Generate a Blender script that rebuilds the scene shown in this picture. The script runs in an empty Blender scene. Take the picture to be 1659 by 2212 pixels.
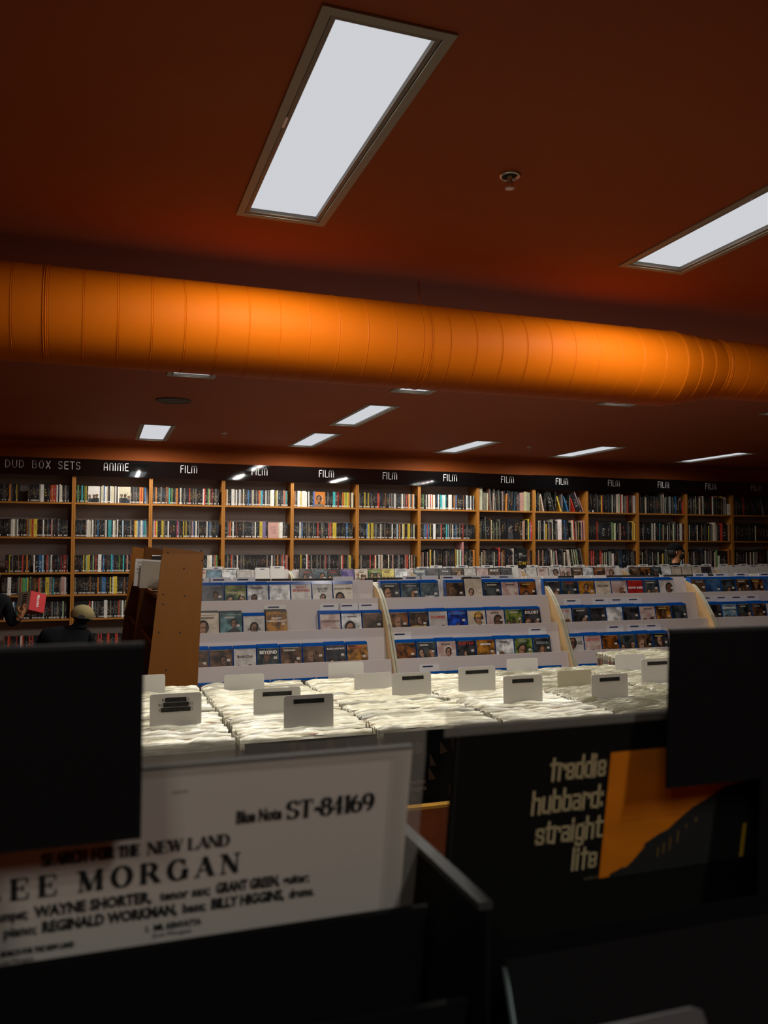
import bpy, math, random
from mathutils import Matrix, Vector
S = bpy.context.scene
COL = S.collection
CZ = 1.55            # eye height of the photographer
CEIL = CZ + 1.22
rnd = random.Random(7)
# ------------------------------------------------------------------ camera
cam_d = bpy.data.cameras.new('camera')
cam = bpy.data.objects.new('camera', cam_d); COL.objects.link(cam); S.camera = cam
yaw, pitch, roll = .332688, .042921, .002665
cy, sy, cp, sp = math.cos(yaw), math.sin(yaw), math.cos(pitch), math.sin(pitch)
fw = Vector((sy*cp, cy*cp, sp)); rt = Vector((cy, -sy, 0)); up = rt.cross(fw)
r2 = math.cos(roll)*rt + math.sin(roll)*up; u2 = -math.sin(roll)*rt + math.cos(roll)*up
M = Matrix((r2, u2, -fw)).transposed().to_4x4(); M.translation = (0, 0, CZ)
cam.matrix_world = M
cam_d.sensor_fit = 'HORIZONTAL'; cam_d.sensor_width = 36; cam_d.lens = 1779.2*36/1659
cam_d.clip_start = .02; cam_d.clip_end = 60
cam_d.dof.use_dof = True; cam_d.dof.focus_distance = 4.6; cam_d.dof.aperture_fstop = 13
# ------------------------------------------------------------------ world, exposure
w = bpy.data.worlds.new('world'); S.world = w; w.use_nodes = True
w.node_tree.nodes['Background'].inputs[0].default_value = (.01, .012, .014, 1)
w.node_tree.nodes['Background'].inputs[1].default_value = .3
S.view_settings.view_transform = 'Standard'; S.view_settings.look = 'None'
S.view_settings.gamma = 1; S.view_settings.exposure = 0; S.view_settings.use_curve_mapping = False
LAMP_W = 19.0         # watts of each of the five lamps in a ceiling panel
PANEL_GLOW = .66     # how bright the diffuser sheet itself looks
# x0, x1, y0, y1, strength (units: ceiling height above the eye)
PANELS = [(.372, .644, 1.43, 2.445, 1.0), (1.72, 1.99, 1.43, 2.448, 1.0),
          (.355, .63, 3.88, 4.92, .8), (1.745, 2.015, 3.88, 4.95, .8), (3.25, 3.52, 3.88, 4.90, .8), (4.625, 4.895, 3.85, 4.86, .35),
          (1.755, 2.0, 5.44, 6.485, .8),
          (.30, .585, 6.94, 8.0, .9), (1.742, 2.015, 6.955, 8.0, .85), (3.30, 3.58, 6.94, 8.0, .85), (4.64, 4.94, 6.9, 7.93, .55), (6.27, 6.54, 6.87, 7.93, .12),
          (-.9, -.63, -1.7, -.7, .34), (.372, .644, -1.9, -.88, .54)]

# ------------------------------------------------------------------ materials
MATS = {}
def newmat(name):
    m = bpy.data.materials.new(name); m.use_nodes = True
    nt = m.node_tree; b = nt.nodes['Principled BSDF']
    return m, nt, b
def mat(name, col=(.5,.5,.5), rough=.6, metal=0, spec=.4, noise=0, scale=8, stretch=None, bump=0, emit=0, coat=0, trans=0, alpha=1):
    if name in MATS: return MATS[name]
    m, nt, b = newmat(name); N = nt.nodes; L = nt.links
    b.inputs['Base Color'].default_value = (*col, 1); b.inputs['Roughness'].default_value = rough
    b.inputs['Metallic'].default_value = metal; b.inputs['Specular IOR Level'].default_value = spec
    if coat: b.inputs['Coat Weight'].default_value = coat; b.inputs['Coat Roughness'].default_value = .08
    if alpha < 1: b.inputs['Alpha'].default_value = alpha
    if emit:
        b.inputs['Emission Color'].default_value = (*col, 1); b.inputs['Emission Strength'].default_value = emit
    if noise or bump:
        tc = N.new('ShaderNodeTexCoord'); mp = N.new('ShaderNodeMapping'); no = N.new('ShaderNodeTexNoise')
        L.new(tc.outputs['Object'], mp.inputs[0]); L.new(mp.outputs[0], no.inputs['Vector'])
        if stretch: mp.inputs['Scale'].default_value = stretch
        no.inputs['Scale'].default_value = scale; no.inputs['Detail'].default_value = 5
        if noise:
            mx = N.new('ShaderNodeMix'); mx.data_type = 'RGBA'
            mx.inputs['A'].default_value = (*[c*(1-noise) for c in col], 1); mx.inputs['B'].default_value = (*[min(1, c*(1+noise)) for c in col], 1)
            L.new(no.outputs['Fac'], mx.inputs['Factor']); L.new(mx.outputs['Result'], b.inputs['Base Color'])
        if bump:
            bp = N.new('ShaderNodeBump'); bp.inputs['Strength'].default_value = bump; bp.inputs['Distance'].default_value = .01
            L.new(no.outputs['Fac'], bp.inputs['Height']); L.new(bp.outputs[0], b.inputs['Normal'])
    MATS[name] = m; return m
ORANGE = (.42, .09, .006)
M_ceil = mat('ceiling_paint', (.36,.075,.011), .75, noise=.08, scale=2, bump=.05)
M_wall = mat('wall_paint', ORANGE, .7, noise=.08, scale=2)
M_duct = mat('duct_paint', (.52,.112,.001), .6, spec=.1, noise=.1, scale=6, bump=.04)
M_floor = mat('carpet', (.025,.02,.018), .95, noise=.4, scale=60)
M_wood = mat('maple_veneer', (.37,.145,.02), .5, noise=.16, scale=5, stretch=(9,9,.7))
M_woodf = mat('red_brown_veneer', (.30,.075,.02), .5, noise=.25, scale=5, stretch=(1,9,9))
M_woode = mat('light_veneer_edge', (.75,.38,.06), .5, noise=.1, scale=20)
M_wooda = mat('amber_veneer', (.18,.062,.004), .5, noise=.14, scale=6, stretch=(9,9,.7))
M_ply = mat('pale_plywood', (.52,.33,.15), .55, noise=.12, scale=5, stretch=(1,6,1))
M_plye = mat('plywood_edge', (.30,.29,.21), .5, noise=.1, scale=20)
M_lam = mat('white_laminate', (.47,.42,.405), .5, noise=.05, scale=3)
M_back = mat('grey_back_board', (.36,.29,.26), .8, noise=.15, scale=4)
M_sign = mat('black_gloss_board', (.002,.003,.0035), .03, spec=.5); M_sign.node_tree.nodes['Principled BSDF'].inputs['IOR'].default_value = 2.4
M_let = mat('white_lettering', (.85,.83,.8), .5)
M_frame = mat('aluminium_frame', (.34,.33,.27), .5, metal=0)
M_frame2 = mat('aluminium_lip', (.22,.19,.15), .5, metal=0)
M_gap = mat('dark_gap', (.02,.02,.02), .9)
M_panel, nt, b = newmat('glowing_diffuser'); MATS['glowing_diffuser'] = M_panel
b.inputs['Base Color'].default_value = (.01,.01,.01,1); b.inputs['Roughness'].default_value = 1; b.inputs['Specular IOR Level'].default_value = 0
b.inputs['Emission Color'].default_value = (.93,.95,1,1); b.inputs['Emission Strength'].default_value = PANEL_GLOW
M_black = mat('black_card', (.004,.004,.0045), .8, spec=.12)
M_dark = mat('dark_cloth', (.018,.02,.024), .9, noise=.2, scale=20)
M_dark2 = mat('black_jacket', (.006,.0065,.008), .85, spec=.12, noise=.3, scale=15, bump=.3)
M_skin = mat('brown_skin', (.42,.17,.07), .5)
M_skind = mat('dark_skin', (.20,.075,.03), .5)
M_hair = mat('black_hair', (.012,.01,.009), .6)
M_cap = mat('olive_cap', (.24,.19,.08), .9, noise=.15, scale=60)
M_capb = mat('black_cap', (.006,.006,.007), .9, spec=.1)
M_metal = mat('chrome', (.6,.58,.52), .3, metal=1)
M_grille = mat('speaker_grille', (.07,.065,.045), .7)
M_card = mat('white_divider_card', (.62,.60,.57), .45, spec=.5)
M_cardb = mat('beige_divider_card', (.50,.46,.33), .6)
M_blue = mat('blue_case_plastic', (.003,.075,.32), .14, spec=.6, noise=.3, scale=30)
M_casek = mat('black_case_plastic', (.012,.012,.013), .3, spec=.5)
M_dlab = mat('dark_blue_label', (.01,.018,.07), .5)
M_blab = mat('black_label', (.006,.006,.006), .6)
M_price = mat('price_sticker', (.5,.46,.42), .6)
M_sheet = mat('white_sleeve_print', (.60,.56,.53), .6, noise=.04, scale=5)
M_ink = mat('black_ink', (.012,.014,.016), .7)
M_cream = mat('cream_ink', (.55,.46,.27), .6)
M_orp = mat('orange_photo', (.70,.20,.005), .5, noise=.35, scale=14, stretch=(1,1,2.4))
M_yel = mat('yellow_ink', (.75,.45,.02), .6)
def flat(col, rough=.45):
    n = 'print_%02x%02x%02x' % tuple(int(255*c) for c in col)
    return mat(n, col, rough)
# glossy outer plastic of the records in the bins
def plastic_mat(name, c1, c2, rough=.16):
    m, nt, b = newmat(name); N = nt.nodes; L = nt.links
    tc = N.new('ShaderNodeTexCoord'); no = N.new('ShaderNodeTexNoise'); no.inputs['Scale'].default_value = 30; no.inputs['Detail'].default_value = 8; no.inputs['Roughness'].default_value = .65
    mp = N.new('ShaderNodeMapping'); mp.inputs['Scale'].default_value = (.55, 4, 4)
    oi = N.new('ShaderNodeObjectInfo'); L.new(oi.outputs['Location'], mp.inputs['Location'])
    L.new(tc.outputs['Object'], mp.inputs[0]); L.new(mp.outputs[0], no.inputs['Vector'])
    mx = N.new('ShaderNodeMix'); mx.data_type = 'RGBA'; mx.inputs['A'].default_value = (*c1, 1); mx.inputs['B'].default_value = (*c2, 1)
    rp = N.new('ShaderNodeMapRange'); rp.inputs['From Min'].default_value = .35; rp.inputs['From Max'].default_value = .65
    L.new(no.outputs['Fac'], rp.inputs[0]); L.new(rp.outputs[0], mx.inputs['Factor']); hs = N.new('ShaderNodeHueSaturation'); vr = N.new('ShaderNodeMapRange'); vr.inputs['To Min'].default_value = .4; vr.inputs['To Max'].default_value = 1.0; vr.inputs['From Min'].default_value = .0; vr.inputs['From Max'].default_value = .55
    L.new(oi.outputs['Random'], vr.inputs[0]); L.new(vr.outputs[0], hs.inputs['Value']); L.new(mx.outputs['Result'], hs.inputs['Color']); L.new(hs.outputs[0], b.inputs['Base Color'])
    b.inputs['Roughness'].default_value = rough; b.inputs['Specular IOR Level'].default_value = .9
    bp = N.new('ShaderNodeBump'); bp.inputs['Strength'].default_value = .6; bp.inputs['Distance'].default_value = .004
    L.new(no.outputs['Fac'], bp.inputs['Height']); L.new(bp.outputs[0], b.inputs['Normal'])
    return m
M_plas = plastic_mat('crinkled_clear_plastic', (.55,.49,.30), (1,.98,.80), .2)
# thin clear sheet: mostly see-through with a sheen
M_clear, nt, b = newmat('clear_sleeve_film')
out = nt.nodes['Material Output']; tr = nt.nodes.new('ShaderNodeBsdfTransparent'); tr.inputs[0].default_value = (.9,.9,.88,1)
mxs = nt.nodes.new('ShaderNodeMixShader'); mxs.inputs[0].default_value = .32
b.inputs['Base Color'].default_value = (.42,.40,.35,1); b.inputs['Roughness'].default_value = .25
nt.links.new(tr.outputs[0], mxs.inputs[1]); nt.links.new(b.outputs[0], mxs.inputs[2]); nt.links.new(mxs.outputs[0], out.inputs[0])
M_film = M_clear.copy(); M_film.name = 'thin_film_body'
for n_ in M_film.node_tree.nodes:
    if n_.type == 'MIX_SHADER': n_.inputs[0].default_value = .008
# spines: colour from the object (or from the mesh), vague printed title on it
def spine_mat(name, attr):
    m, nt, b = newmat(name); N = nt.nodes; L = nt.links
    if attr:
        a = N.new('ShaderNodeAttribute'); a.attribute_name = 'Col'; colo = a.outputs['Color']; ro = a.outputs['Alpha']
    else:
        a = N.new('ShaderNodeObjectInfo'); colo = a.outputs['Color']; ro = a.outputs['Random']
    uv = N.new('ShaderNodeUVMap'); uv.uv_map = 'UVMap'
    sx = N.new('ShaderNodeSeparateXYZ'); L.new(uv.outputs[0], sx.inputs[0])
    def mth(op, x, y=None):
        n = N.new('ShaderNodeMath'); n.operation = op
        for i, v in enumerate((x, y)):
            if v is None: continue
            if isinstance(v, (int, float)): n.inputs[i].default_value = v
            else: L.new(v, n.inputs[i])
        return n.outputs[0]
    inx = mth('LESS_THAN', mth('ABSOLUTE', mth('SUBTRACT', sx.outputs[0], .5)), .27)
    lo = mth('ADD', .2, mth('MULTIPLY', ro, .25))
    inz = mth('MULTIPLY', mth('GREATER_THAN', sx.outputs[1], lo), mth('LESS_THAN', sx.outputs[1], mth('ADD', lo, .45)))
    cmb = N.new('ShaderNodeCombineXYZ'); L.new(mth('MULTIPLY', sx.outputs[0], 2.2), cmb.inputs[0]); L.new(mth('MULTIPLY', sx.outputs[1], 26), cmb.inputs[1]); L.new(mth('MULTIPLY', ro, 57), cmb.inputs[2])
    no = N.new('ShaderNodeTexNoise'); no.inputs['Scale'].default_value = 1; L.new(cmb.outputs[0], no.inputs['Vector'])
    txt = mth('MULTIPLY', mth('MULTIPLY', mth('MULTIPLY', inx, inz), mth('GREATER_THAN', no.outputs['Fac'], .57)), .62)
    # accent: light on dark spines, dark on light spines, tinted by the random number
    ramp = N.new('ShaderNodeValToRGB'); ramp.color_ramp.interpolation = 'CONSTANT'
    cols = [(.75,.7,.62), (.75,.7,.62), (.6,.12,.05), (.75,.55,.1), (.8,.77,.7), (.15,.3,.55), (.55,.5,.45), (.6,.3,.12)]
    e = ramp.color_ramp.elements
    e[0].position = 0; e[0].color = (*cols[0], 1); e[1].position = 1/8; e[1].color = (*cols[1], 1)
    for i in range(2, 8): q = e.new(i/8); q.color = (*cols[i], 1)
    L.new(ro, ramp.inputs[0])
    bw = N.new('ShaderNodeRGBToBW'); L.new(colo, bw.inputs[0])
    pick = N.new('ShaderNodeMix'); pick.data_type = 'RGBA'; L.new(mth('GREATER_THAN', bw.outputs[0], .22), pick.inputs['Factor'])
    L.new(ramp.outputs[0], pick.inputs['A']); pick.inputs['B'].default_value = (.05,.03,.03,1)
    mx = N.new('ShaderNodeMix'); mx.data_type = 'RGBA'; L.new(txt, mx.inputs['Factor']); L.new(colo, mx.inputs['A']); L.new(pick.outputs['Result'], mx.inputs['B'])
    L.new(mx.outputs['Result'], b.inputs['Base Color']); b.inputs['Roughness'].default_value = .35
    return m
M_sp = spine_mat('printed_spine', False); M_spA = spine_mat('printed_spine_run', True)
M_stk = mat('shelf_sticker', (.8,.72,.66), .6)
# cover pictures: two colours mingled
def pic(c1, c2, scale=9):
    n = 'picture_%s_%s' % ('%02x%02x%02x' % tuple(int(255*c) for c in c1), '%02x%02x%02x' % tuple(int(255*c) for c in c2))
    if n in MATS: return MATS[n]
    m, nt, b = newmat(n); N = nt.nodes; L = nt.links
    tc = N.new('ShaderNodeTexCoord'); no = N.new('ShaderNodeTexNoise'); no.inputs['Scale'].default_value = scale*2.4; no.inputs['Detail'].default_value = 8
    oi = N.new('ShaderNodeObjectInfo'); ad = N.new('ShaderNodeVectorMath'); L.new(tc.outputs['Object'], ad.inputs[0]); L.new(oi.outputs['Location'], ad.inputs[1])
    L.new(ad.outputs[0], no.inputs['Vector'])
    rp = N.new('ShaderNodeMapRange'); rp.inputs['From Min'].default_value = .4; rp.inputs['From Max'].default_value = .62
    L.new(no.outputs['Fac'], rp.inputs[0])
    mx = N.new('ShaderNodeMix'); mx.data_type = 'RGBA'; mx.inputs['A'].default_value = (*c1, 1); mx.inputs['B'].default_value = (*c2, 1)
    L.new(rp.outputs[0], mx.inputs['Factor']); L.new(mx.outputs['Result'], b.inputs['Base Color'])
    b.inputs['Roughness'].default_value = .3; b.inputs['Specular IOR Level'].default_value = .5
    MATS[n] = m; return m

# ------------------------------------------------------------------ helpers
class MB:
    """collects faces of several materials and links them as one mesh object"""
    def __init__(s): s.v = []; s.f = []; s.m = []; s.mats = []; s.uv = []; s.col = []; s.smooth = False
    def mi(s, m):
        if m not in s.mats: s.mats.append(m)
        return s.mats.index(m)
    def face(s, pts, m):
        i = len(s.v); s.v += [tuple(p) for p in pts]; s.f.append(tuple(range(i, i+len(pts)))); s.m.append(s.mi(m)); return s
    def box(s, x0, x1, y0, y1, z0, z1, m, xf=None):
        i = len(s.v); P = [(x0,y0,z0),(x1,y0,z0),(x1,y1,z0),(x0,y1,z0),(x0,y0,z1),(x1,y0,z1),(x1,y1,z1),(x0,y1,z1)]
        if xf: P = [tuple(xf @ Vector(p)) for p in P]
        s.v += P
        for q in ((0,1,5,4),(1,2,6,5),(2,3,7,6),(3,0,4,7),(4,5,6,7),(3,2,1,0)):
            s.f.append(tuple(i+k for k in q)); s.m.append(s.mi(m))
        return s
    def prism(s, poly, axis, a, b, m, me=None):
        """poly of 2D points swept along axis from a to b; me = material of the swept edge"""
        def P(u, v, t): return {'x': (t,u,v), 'y': (u,t,v), 'z': (u,v,t)}[axis]
        n = len(poly); i = len(s.v)
        s.v += [P(u,v,a) for u,v in poly] + [P(u,v,b) for u,v in poly]
        s.f.append(tuple(i+k for k in range(n))); s.m.append(s.mi(m))
        s.f.append(tuple(i+n+k for k in reversed(range(n)))); s.m.append(s.mi(m))
        for k in range(n):
            j = (k+1) % n; s.f.append((i+k, i+n+k, i+n+j, i+j)); s.m.append(s.mi(me or m))
        return s
    def lathe(s, prof, c, m, n=24, axis='z'):
        i = len(s.v)
        for r, h in prof:
            for k in range(n):
                a = 2*math.pi*k/n; u, v = r*math.cos(a), r*math.sin(a)
                s.v.append({'z': (c[0]+u, c[1]+v, c[2]+h), 'x': (c[0]+h, c[1]+u, c[2]+v), 'y': (c[0]+u, c[1]+h, c[2]+v)}[axis])
        for j in range(len(prof)-1):
            for k in range(n):
                l = (k+1) % n
                s.f.append((i+j*n+k, i+j*n+l, i+(j+1)*n+l, i+(j+1)*n+k)); s.m.append(s.mi(m))
        return s
    def mesh(s, name):
        me = bpy.data.meshes.new(name); me.from_pydata(s.v, [], s.f)
        for m in s.mats: me.materials.append(m)
        me.polygons.foreach_set('material_index', s.m)
        if s.smooth: me.polygons.foreach_set('use_smooth', [True]*len(s.f))
        me.update(); return me
    def build(s, name, parent=None, loc=None, **k):
        o = bpy.data.objects.new(name, s.mesh(name)); return link(o, parent, loc, **k)
def link(o, parent=None, loc=None, **k):
    COL.objects.link(o)
    if parent is not None: o.parent = parent
    if loc is not None: o.location = loc
    tag(o, **k); return o
def tag(o, label=None, cat=None, group=None, kind=None):
    if label: o['label'] = label
    if cat: o['category'] = cat
    if group: o['group'] = group
    if kind: o['kind'] = kind
    return o
def empty(name, loc, label, cat, group=None):
    o = bpy.data.objects.new(name, None); o.empty_display_size = .05
    return link(o, None, loc, label=label, cat=cat, group=group)
def obj(name, me, parent=None, loc=None, **k): return link(bpy.data.objects.new(name, me), parent, loc, **k)
ORD = ['first','second','third','fourth','fifth','sixth','seventh','eighth','ninth','tenth','eleventh','twelfth','thirteenth','fourteenth','fifteenth','sixteenth','seventeenth','eighteenth','nineteenth']
TENS = {2:'twenty',3:'thirty',4:'forty',5:'fifty',6:'sixty',7:'seventy',8:'eighty'}
TENTH = {2:'twentieth',3:'thirtieth',4:'fortieth',5:'fiftieth',6:'sixtieth',7:'seventieth',8:'eightieth'}
def nth(i):
    if i < 19: return ORD[i]
    n = i+1; t, u = divmod(n, 10)
    return TENTH[t] if u == 0 else TENS[t]+'-'+ORD[u-1]

# ------------------------------------------------------------------ lettering
def arc(cx, cy, rx, ry, a0, a1, n=8):
    return [(cx+rx*math.cos(math.radians(a0+(a1-a0)*k/n)), cy+ry*math.sin(math.radians(a0+(a1-a0)*k/n))) for k in range(n+1)]
# tall rounded capitals of the shelf signs: (advance, strokes)
DECO = {
 'F': (.42, [[(0,0),(0,1),(.34,1)], [(0,.55),(.28,.55)]]), 'I': (.16, [[(0,0),(0,1)]]), 'L': (.40, [[(0,1),(0,0),(.32,0)]]),
 'M': (.78, [[(0,0),(0,.72)]+arc(.16,.72,.16,.28,180,0)+[(.32,0)], [(.32,.72)]+arc(.48,.72,.16,.28,180,0)+[(.64,0)]]),
 'N': (.52, [[(0,0),(0,.75)]+arc(.19,.75,.19,.25,180,0)+[(.38,0)]]),
 'A': (.54, [[(0,0),(0,.75)]+arc(.19,.75,.19,.25,180,0)+[(.38,0)], [(0,.4),(.38,.4)]]),
 'E': (.44, [[(.34,1),(0,1),(0,0),(.34,0)], [(0,.52),(.28,.52)]]),
 'D': (.56, [[(0,0),(0,1)]+arc(.05,.5,.36,.5,90,-90)+[(0,0)]]), 'V': (.54, [[(0,1)]+arc(.2,.25,.2,.25,180,360)+[(.4,1)]]),
 'B': (.54, [[(0,0),(0,1)]+arc(.12,.77,.22,.23,90,-90)+[(0,.54)], [(0,.54)]+arc(.14,.27,.26,.27,90,-90)+[(0,0)]]),
 'O': (.58, [arc(.21,.5,.21,.5,0,360,16)]), 'X': (.5, [[(0,0),(.38,1)], [(0,1),(.38,0)]]),
 'S': (.5, [arc(.18,.75,.18,.25,30,270)[0:] + arc(.18,.25,.18,.25,90,-150)]), 'T': (.5, [[(0,1),(.4,1)], [(.2,0),(.2,1)]]), ' ': (.5, [])}
# boxy condensed lower case
BLOK = {
 'f': (.36, [[(.1,0),(.1,.95)], [(0,.72),(.26,.72)]]), 'r': (.34, [[(0,0),(0,.72)], [(0,.66),(.22,.66),(.22,.5)]]),
 'e': (.40, [[(.26,.34),(.26,.66),(0,.66),(0,.04),(.26,.04),(.26,.2)], [(0,.34),(.26,.34)]]),
 'd': (.40, [[(.26,1),(.26,0)], [(.26,.66),(0,.66),(0,.04),(.26,.04)]]), 'i': (.18, [[(0,0),(0,.7)], [(0,.86),(0,.97)]]),
 'h': (.40, [[(0,0),(0,1)], [(0,.66),(.26,.66),(.26,0)]]), 'u': (.40, [[(0,.7),(0,.04),(.26,.04)], [(.26,0),(.26,.7)]]),
 'b': (.40, [[(0,1),(0,.04),(.26,.04),(.26,.66),(0,.66)]]), 'a': (.40, [[(0,.66),(.26,.66),(.26,0)], [(.26,.38),(0,.38),(0,.04),(.26,.04)]]),
 's': (.38, [[(.26,.5),(.26,.66),(0,.66),(0,.4),(.26,.3),(.26,.04),(0,.04),(0,.18)]]), 't': (.32, [[(.08,.95),(.08,.04),(.24,.04)], [(0,.7),(.24,.7)]]),
 'g': (.40, [[(.26,.7),(.26,-.24),(0,-.24),(0,-.12)], [(.26,.66),(0,.66),(0,.04),(.26,.04)]]), 'l': (.18, [[(0,0),(0,1)]]),
 ':': (.16, [[(0,.08),(0,.18)], [(0,.56),(0,.66)]]), ' ': (.3, [])}
# high-contrast roman capitals: 'T' thick stroke, 't' thin stroke, 'v' width follows direction
def sf(x, y, r=.13): return ('t', [(x-r, y), (x+r, y)])
def stem(x): return [('T', [(x,0),(x,1)]), sf(x,.02), sf(x,.98)]
ROM = {
 'L': (.86, stem(.15)+[('t',[(.15,.02),(.7,.02),(.72,.3)])]), 'I': (.4, stem(.18)),
 'E': (.86, stem(.15)+[('t',[(.15,.02),(.68,.02),(.7,.28)]), ('t',[(.15,.98),(.66,.98),(.68,.74)]), ('t',[(.15,.52),(.5,.52)]), ('t',[(.5,.38),(.5,.66)])]),
 'F': (.8, stem(.15)+[('t',[(.15,.98),(.66,.98),(.68,.74)]), ('t',[(.15,.52),(.5,.52)]), ('t',[(.5,.38),(.5,.66)])]),
 'M': (1.2, [('t',[(.13,0),(.13,1)]), sf(.13,.02,.1), ('T',[(.17,.98),(.5,.05)]), ('t',[(.5,.02),(.83,.98)]), sf(.08,.98,.1), ('T',[(.9,0),(.9,1)]), sf(.9,.02), sf(.95,.98,.1)]),
 'N': (.98, [('t',[(.13,0),(.13,1)]), sf(.13,.02,.12), sf(.08,.98,.1), ('T',[(.17,.96),(.72,.05)]), ('t',[(.76,0),(.76,1)]), sf(.76,.98,.12)]),
 'O': (.98, [('v', arc(.42,.5,.36,.5,0,360,20))]), 'C': (.88, [('v', arc(.44,.5,.36,.5,40,320,16)), ('t',[(.74,.98),(.74,.66)])]),
 'R': (.98, stem(.15)+[('v',[(.15,.98)]+arc(.4,.74,.24,.24,90,-90)+[(.15,.5)]), ('T',[(.45,.5),(.76,.04)]), sf(.82,.02,.08)]),
 'G': (1.0, [('v', arc(.44,.5,.36,.5,45,360,18)), ('t',[(.74,.98),(.74,.68)]), ('T',[(.76,.04),(.76,.42)]), sf(.76,.44)]),
 'A': (.92, [('t',[(.08,0),(.42,1)]), ('T',[(.42,.96),(.74,.02)]), ('t',[(.2,.32),(.62,.32)]), sf(.08,.02,.1), sf(.76,.02,.13)]),
 'D': (.94, stem(.15)+[('v',[(.15,.98)]+arc(.36,.5,.38,.48,90,-90,10)+[(.15,.02)])]),
 'W': (1.2, [('T',[(.1,1),(.34,.04)]), ('t',[(.34,.02),(.55,.95)]), ('T',[(.52,1),(.76,.04)]), ('t',[(.76,.02),(1.0,1)]), sf(.08,.98,.12), sf(.5,.98,.1), sf(1.0,.98,.1)]),
 'S': (.72, [('v', arc(.34,.74,.24,.24,30,270,10)+arc(.34,.26,.26,.24,90,-150,10)), ('t',[(.56,.98),(.56,.74)]), ('t',[(.08,.02),(.08,.28)])]),
 'T': (.84, [('T',[(.38,0),(.38,1)]), sf(.38,.02), ('t',[(.04,.74),(.06,.98),(.7,.98),(.72,.74)])]),
 'H': (1.0, stem(.15)+stem(.75)+[('t',[(.15,.5),(.75,.5)])]), 'K': (.95, stem(.15)+[('t',[(.15,.4),(.66,.98)]), ('T',[(.36,.6),(.72,.03)]), sf(.78,.02,.1), sf(.66,.98,.1)]),
 '-': (.42, [('T',[(.06,.42),(.34,.42)])]), '8': (.66, [('v', arc(.3,.75,.2,.23,0,360,12)), ('v', arc(.3,.27,.25,.26,0,360,12))]),
 '4': (.68, [('T',[(.42,0),(.42,1)]), ('t',[(.42,1),(.03,.3),(.6,.3)]), sf(.42,.02)]), '1': (.46, [('T',[(.22,0),(.22,1)]), sf(.22,.02), ('t',[(.06,.86),(.22,.98)])]),
 '6': (.68, [('v', arc(.31,.3,.24,.29,0,360,12)), ('v', arc(.46,.42,.4,.56,110,190,6))]), '9': (.68, [('v', arc(.31,.7,.24,.29,0,360,12)), ('v', arc(.16,.58,.4,.56,-70,10,6))]),
 ' ': (.5, [])}
def letters(mb, text, font, x, z, h, wd, m, sx=1.0, y=0, track=0, thin=.3):
    """flat strokes in the XZ plane (facing -Y), returns end x"""
    for ch in text:
        adv, st = font[ch]
        for s in st:
            if font is ROM: kind, pts = s
            else: kind, pts = 'n', s
            for (ax, ay), (bx, by) in zip(pts, pts[1:]):
                dx, dy = (bx-ax)*h*sx, (by-ay)*h; l = math.hypot(dx, dy)
                if l < 1e-9: continue
                if kind == 'n' or kind == 'T': t = wd/2
                elif kind == 't': t = wd*thin/2
                else: t = wd/2*(thin+(1-thin)*(abs(dy)/l)**1.5)
                ux, uy = dx/l, dy/l
                ex = min(t, wd*.5) if kind in 'n' else wd*.1
                px, pz = -uy*t, ux*t
                X0, Z0, X1, Z1 = x+ax*h*sx-ux*ex, z+ay*h-uy*ex, x+bx*h*sx+ux*ex, z+by*h+uy*ex
                mb.face([(X0+px,y,Z0+pz),(X0-px,y,Z0-pz),(X1-px,y,Z1-pz),(X1+px,y,Z1+pz)], m)
        x += adv*h*sx + track
    return x
def textw(text, font, h, sx=1, track=0): return sum(font[c][0]*h*sx+track for c in text)
def font_obj(text, size, m, parent, loc, align='LEFT', rot=(math.pi/2, 0, 0), bold=0, sx=1, name='lettering', space=1):
    c = bpy.data.curves.new(name, 'FONT'); c.body = text; c.size = size; c.align_x = align; c.resolution_u = 2; c.offset = bold; c.space_character = space
    c.materials.append(m); o = bpy.data.objects.new(name, c); COL.objects.link(o); o.parent = parent; o.location = loc; o.rotation_euler = rot; o.scale = (sx, 1, 1)
    return o

# ================================================================== SETTING
X0, X1, Y0, YW = -3.4, 11.0, -3.2, 10.25
MB().box(X0-.1, X1+.1, Y0-.1, YW+.1, -.1, 0, M_floor).build('floor', kind='structure')
MB().box(X0-.1, X1+.1, YW, YW+.1, 0, CEIL+.2, M_wall).build('wall_back', kind='structure')
MB().box(X0-.1, X1+.1, Y0-.1, Y0, 0, CEIL+.2, M_wall).build('wall_front', kind='structure')
MB().box(X0-.1, X0, Y0, YW, 0, CEIL+.2, M_wall).build('wall_left', kind='structure')
MB().box(X1, X1+.1, Y0, YW, 0, CEIL+.2, M_wall).build('wall_right', kind='structure')
holes = [(a*1.22+.02, b_*1.22-.02, c*1.22+.02, d*1.22-.02) for a, b_, c, d, _ in PANELS]
gx = sorted(set([X0, X1]+[v for h in holes for v in h[:2]])); gy = sorted(set([Y0, YW]+[v for h in holes for v in h[2:]]))
cb = MB(); DZ = .06
for a, b_ in zip(gx, gx[1:]):
    for c, d in zip(gy, gy[1:]):
        mx_, my_ = (a+b_)/2, (c+d)/2
        if any(h[0] < mx_ < h[1] and h[2] < my_ < h[3] for h in holes): continue
        cb.face([(a,c,CEIL),(a,d,CEIL),(b_,d,CEIL),(b_,c,CEIL)], M_ceil)
for h in holes:   # the short sides of the openings
    a, b_, c, d = h; z0, z1 = CEIL, CEIL+DZ
    for p, q in (((a,c),(a,d)), ((a,d),(b_,d)), ((b_,d),(b_,c)), ((b_,c),(a,c))):
        cb.face([(*p,z0),(*q,z0),(*q,z1),(*p,z1)], M_frame)
cb.build('ceiling', kind='structure')
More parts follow.
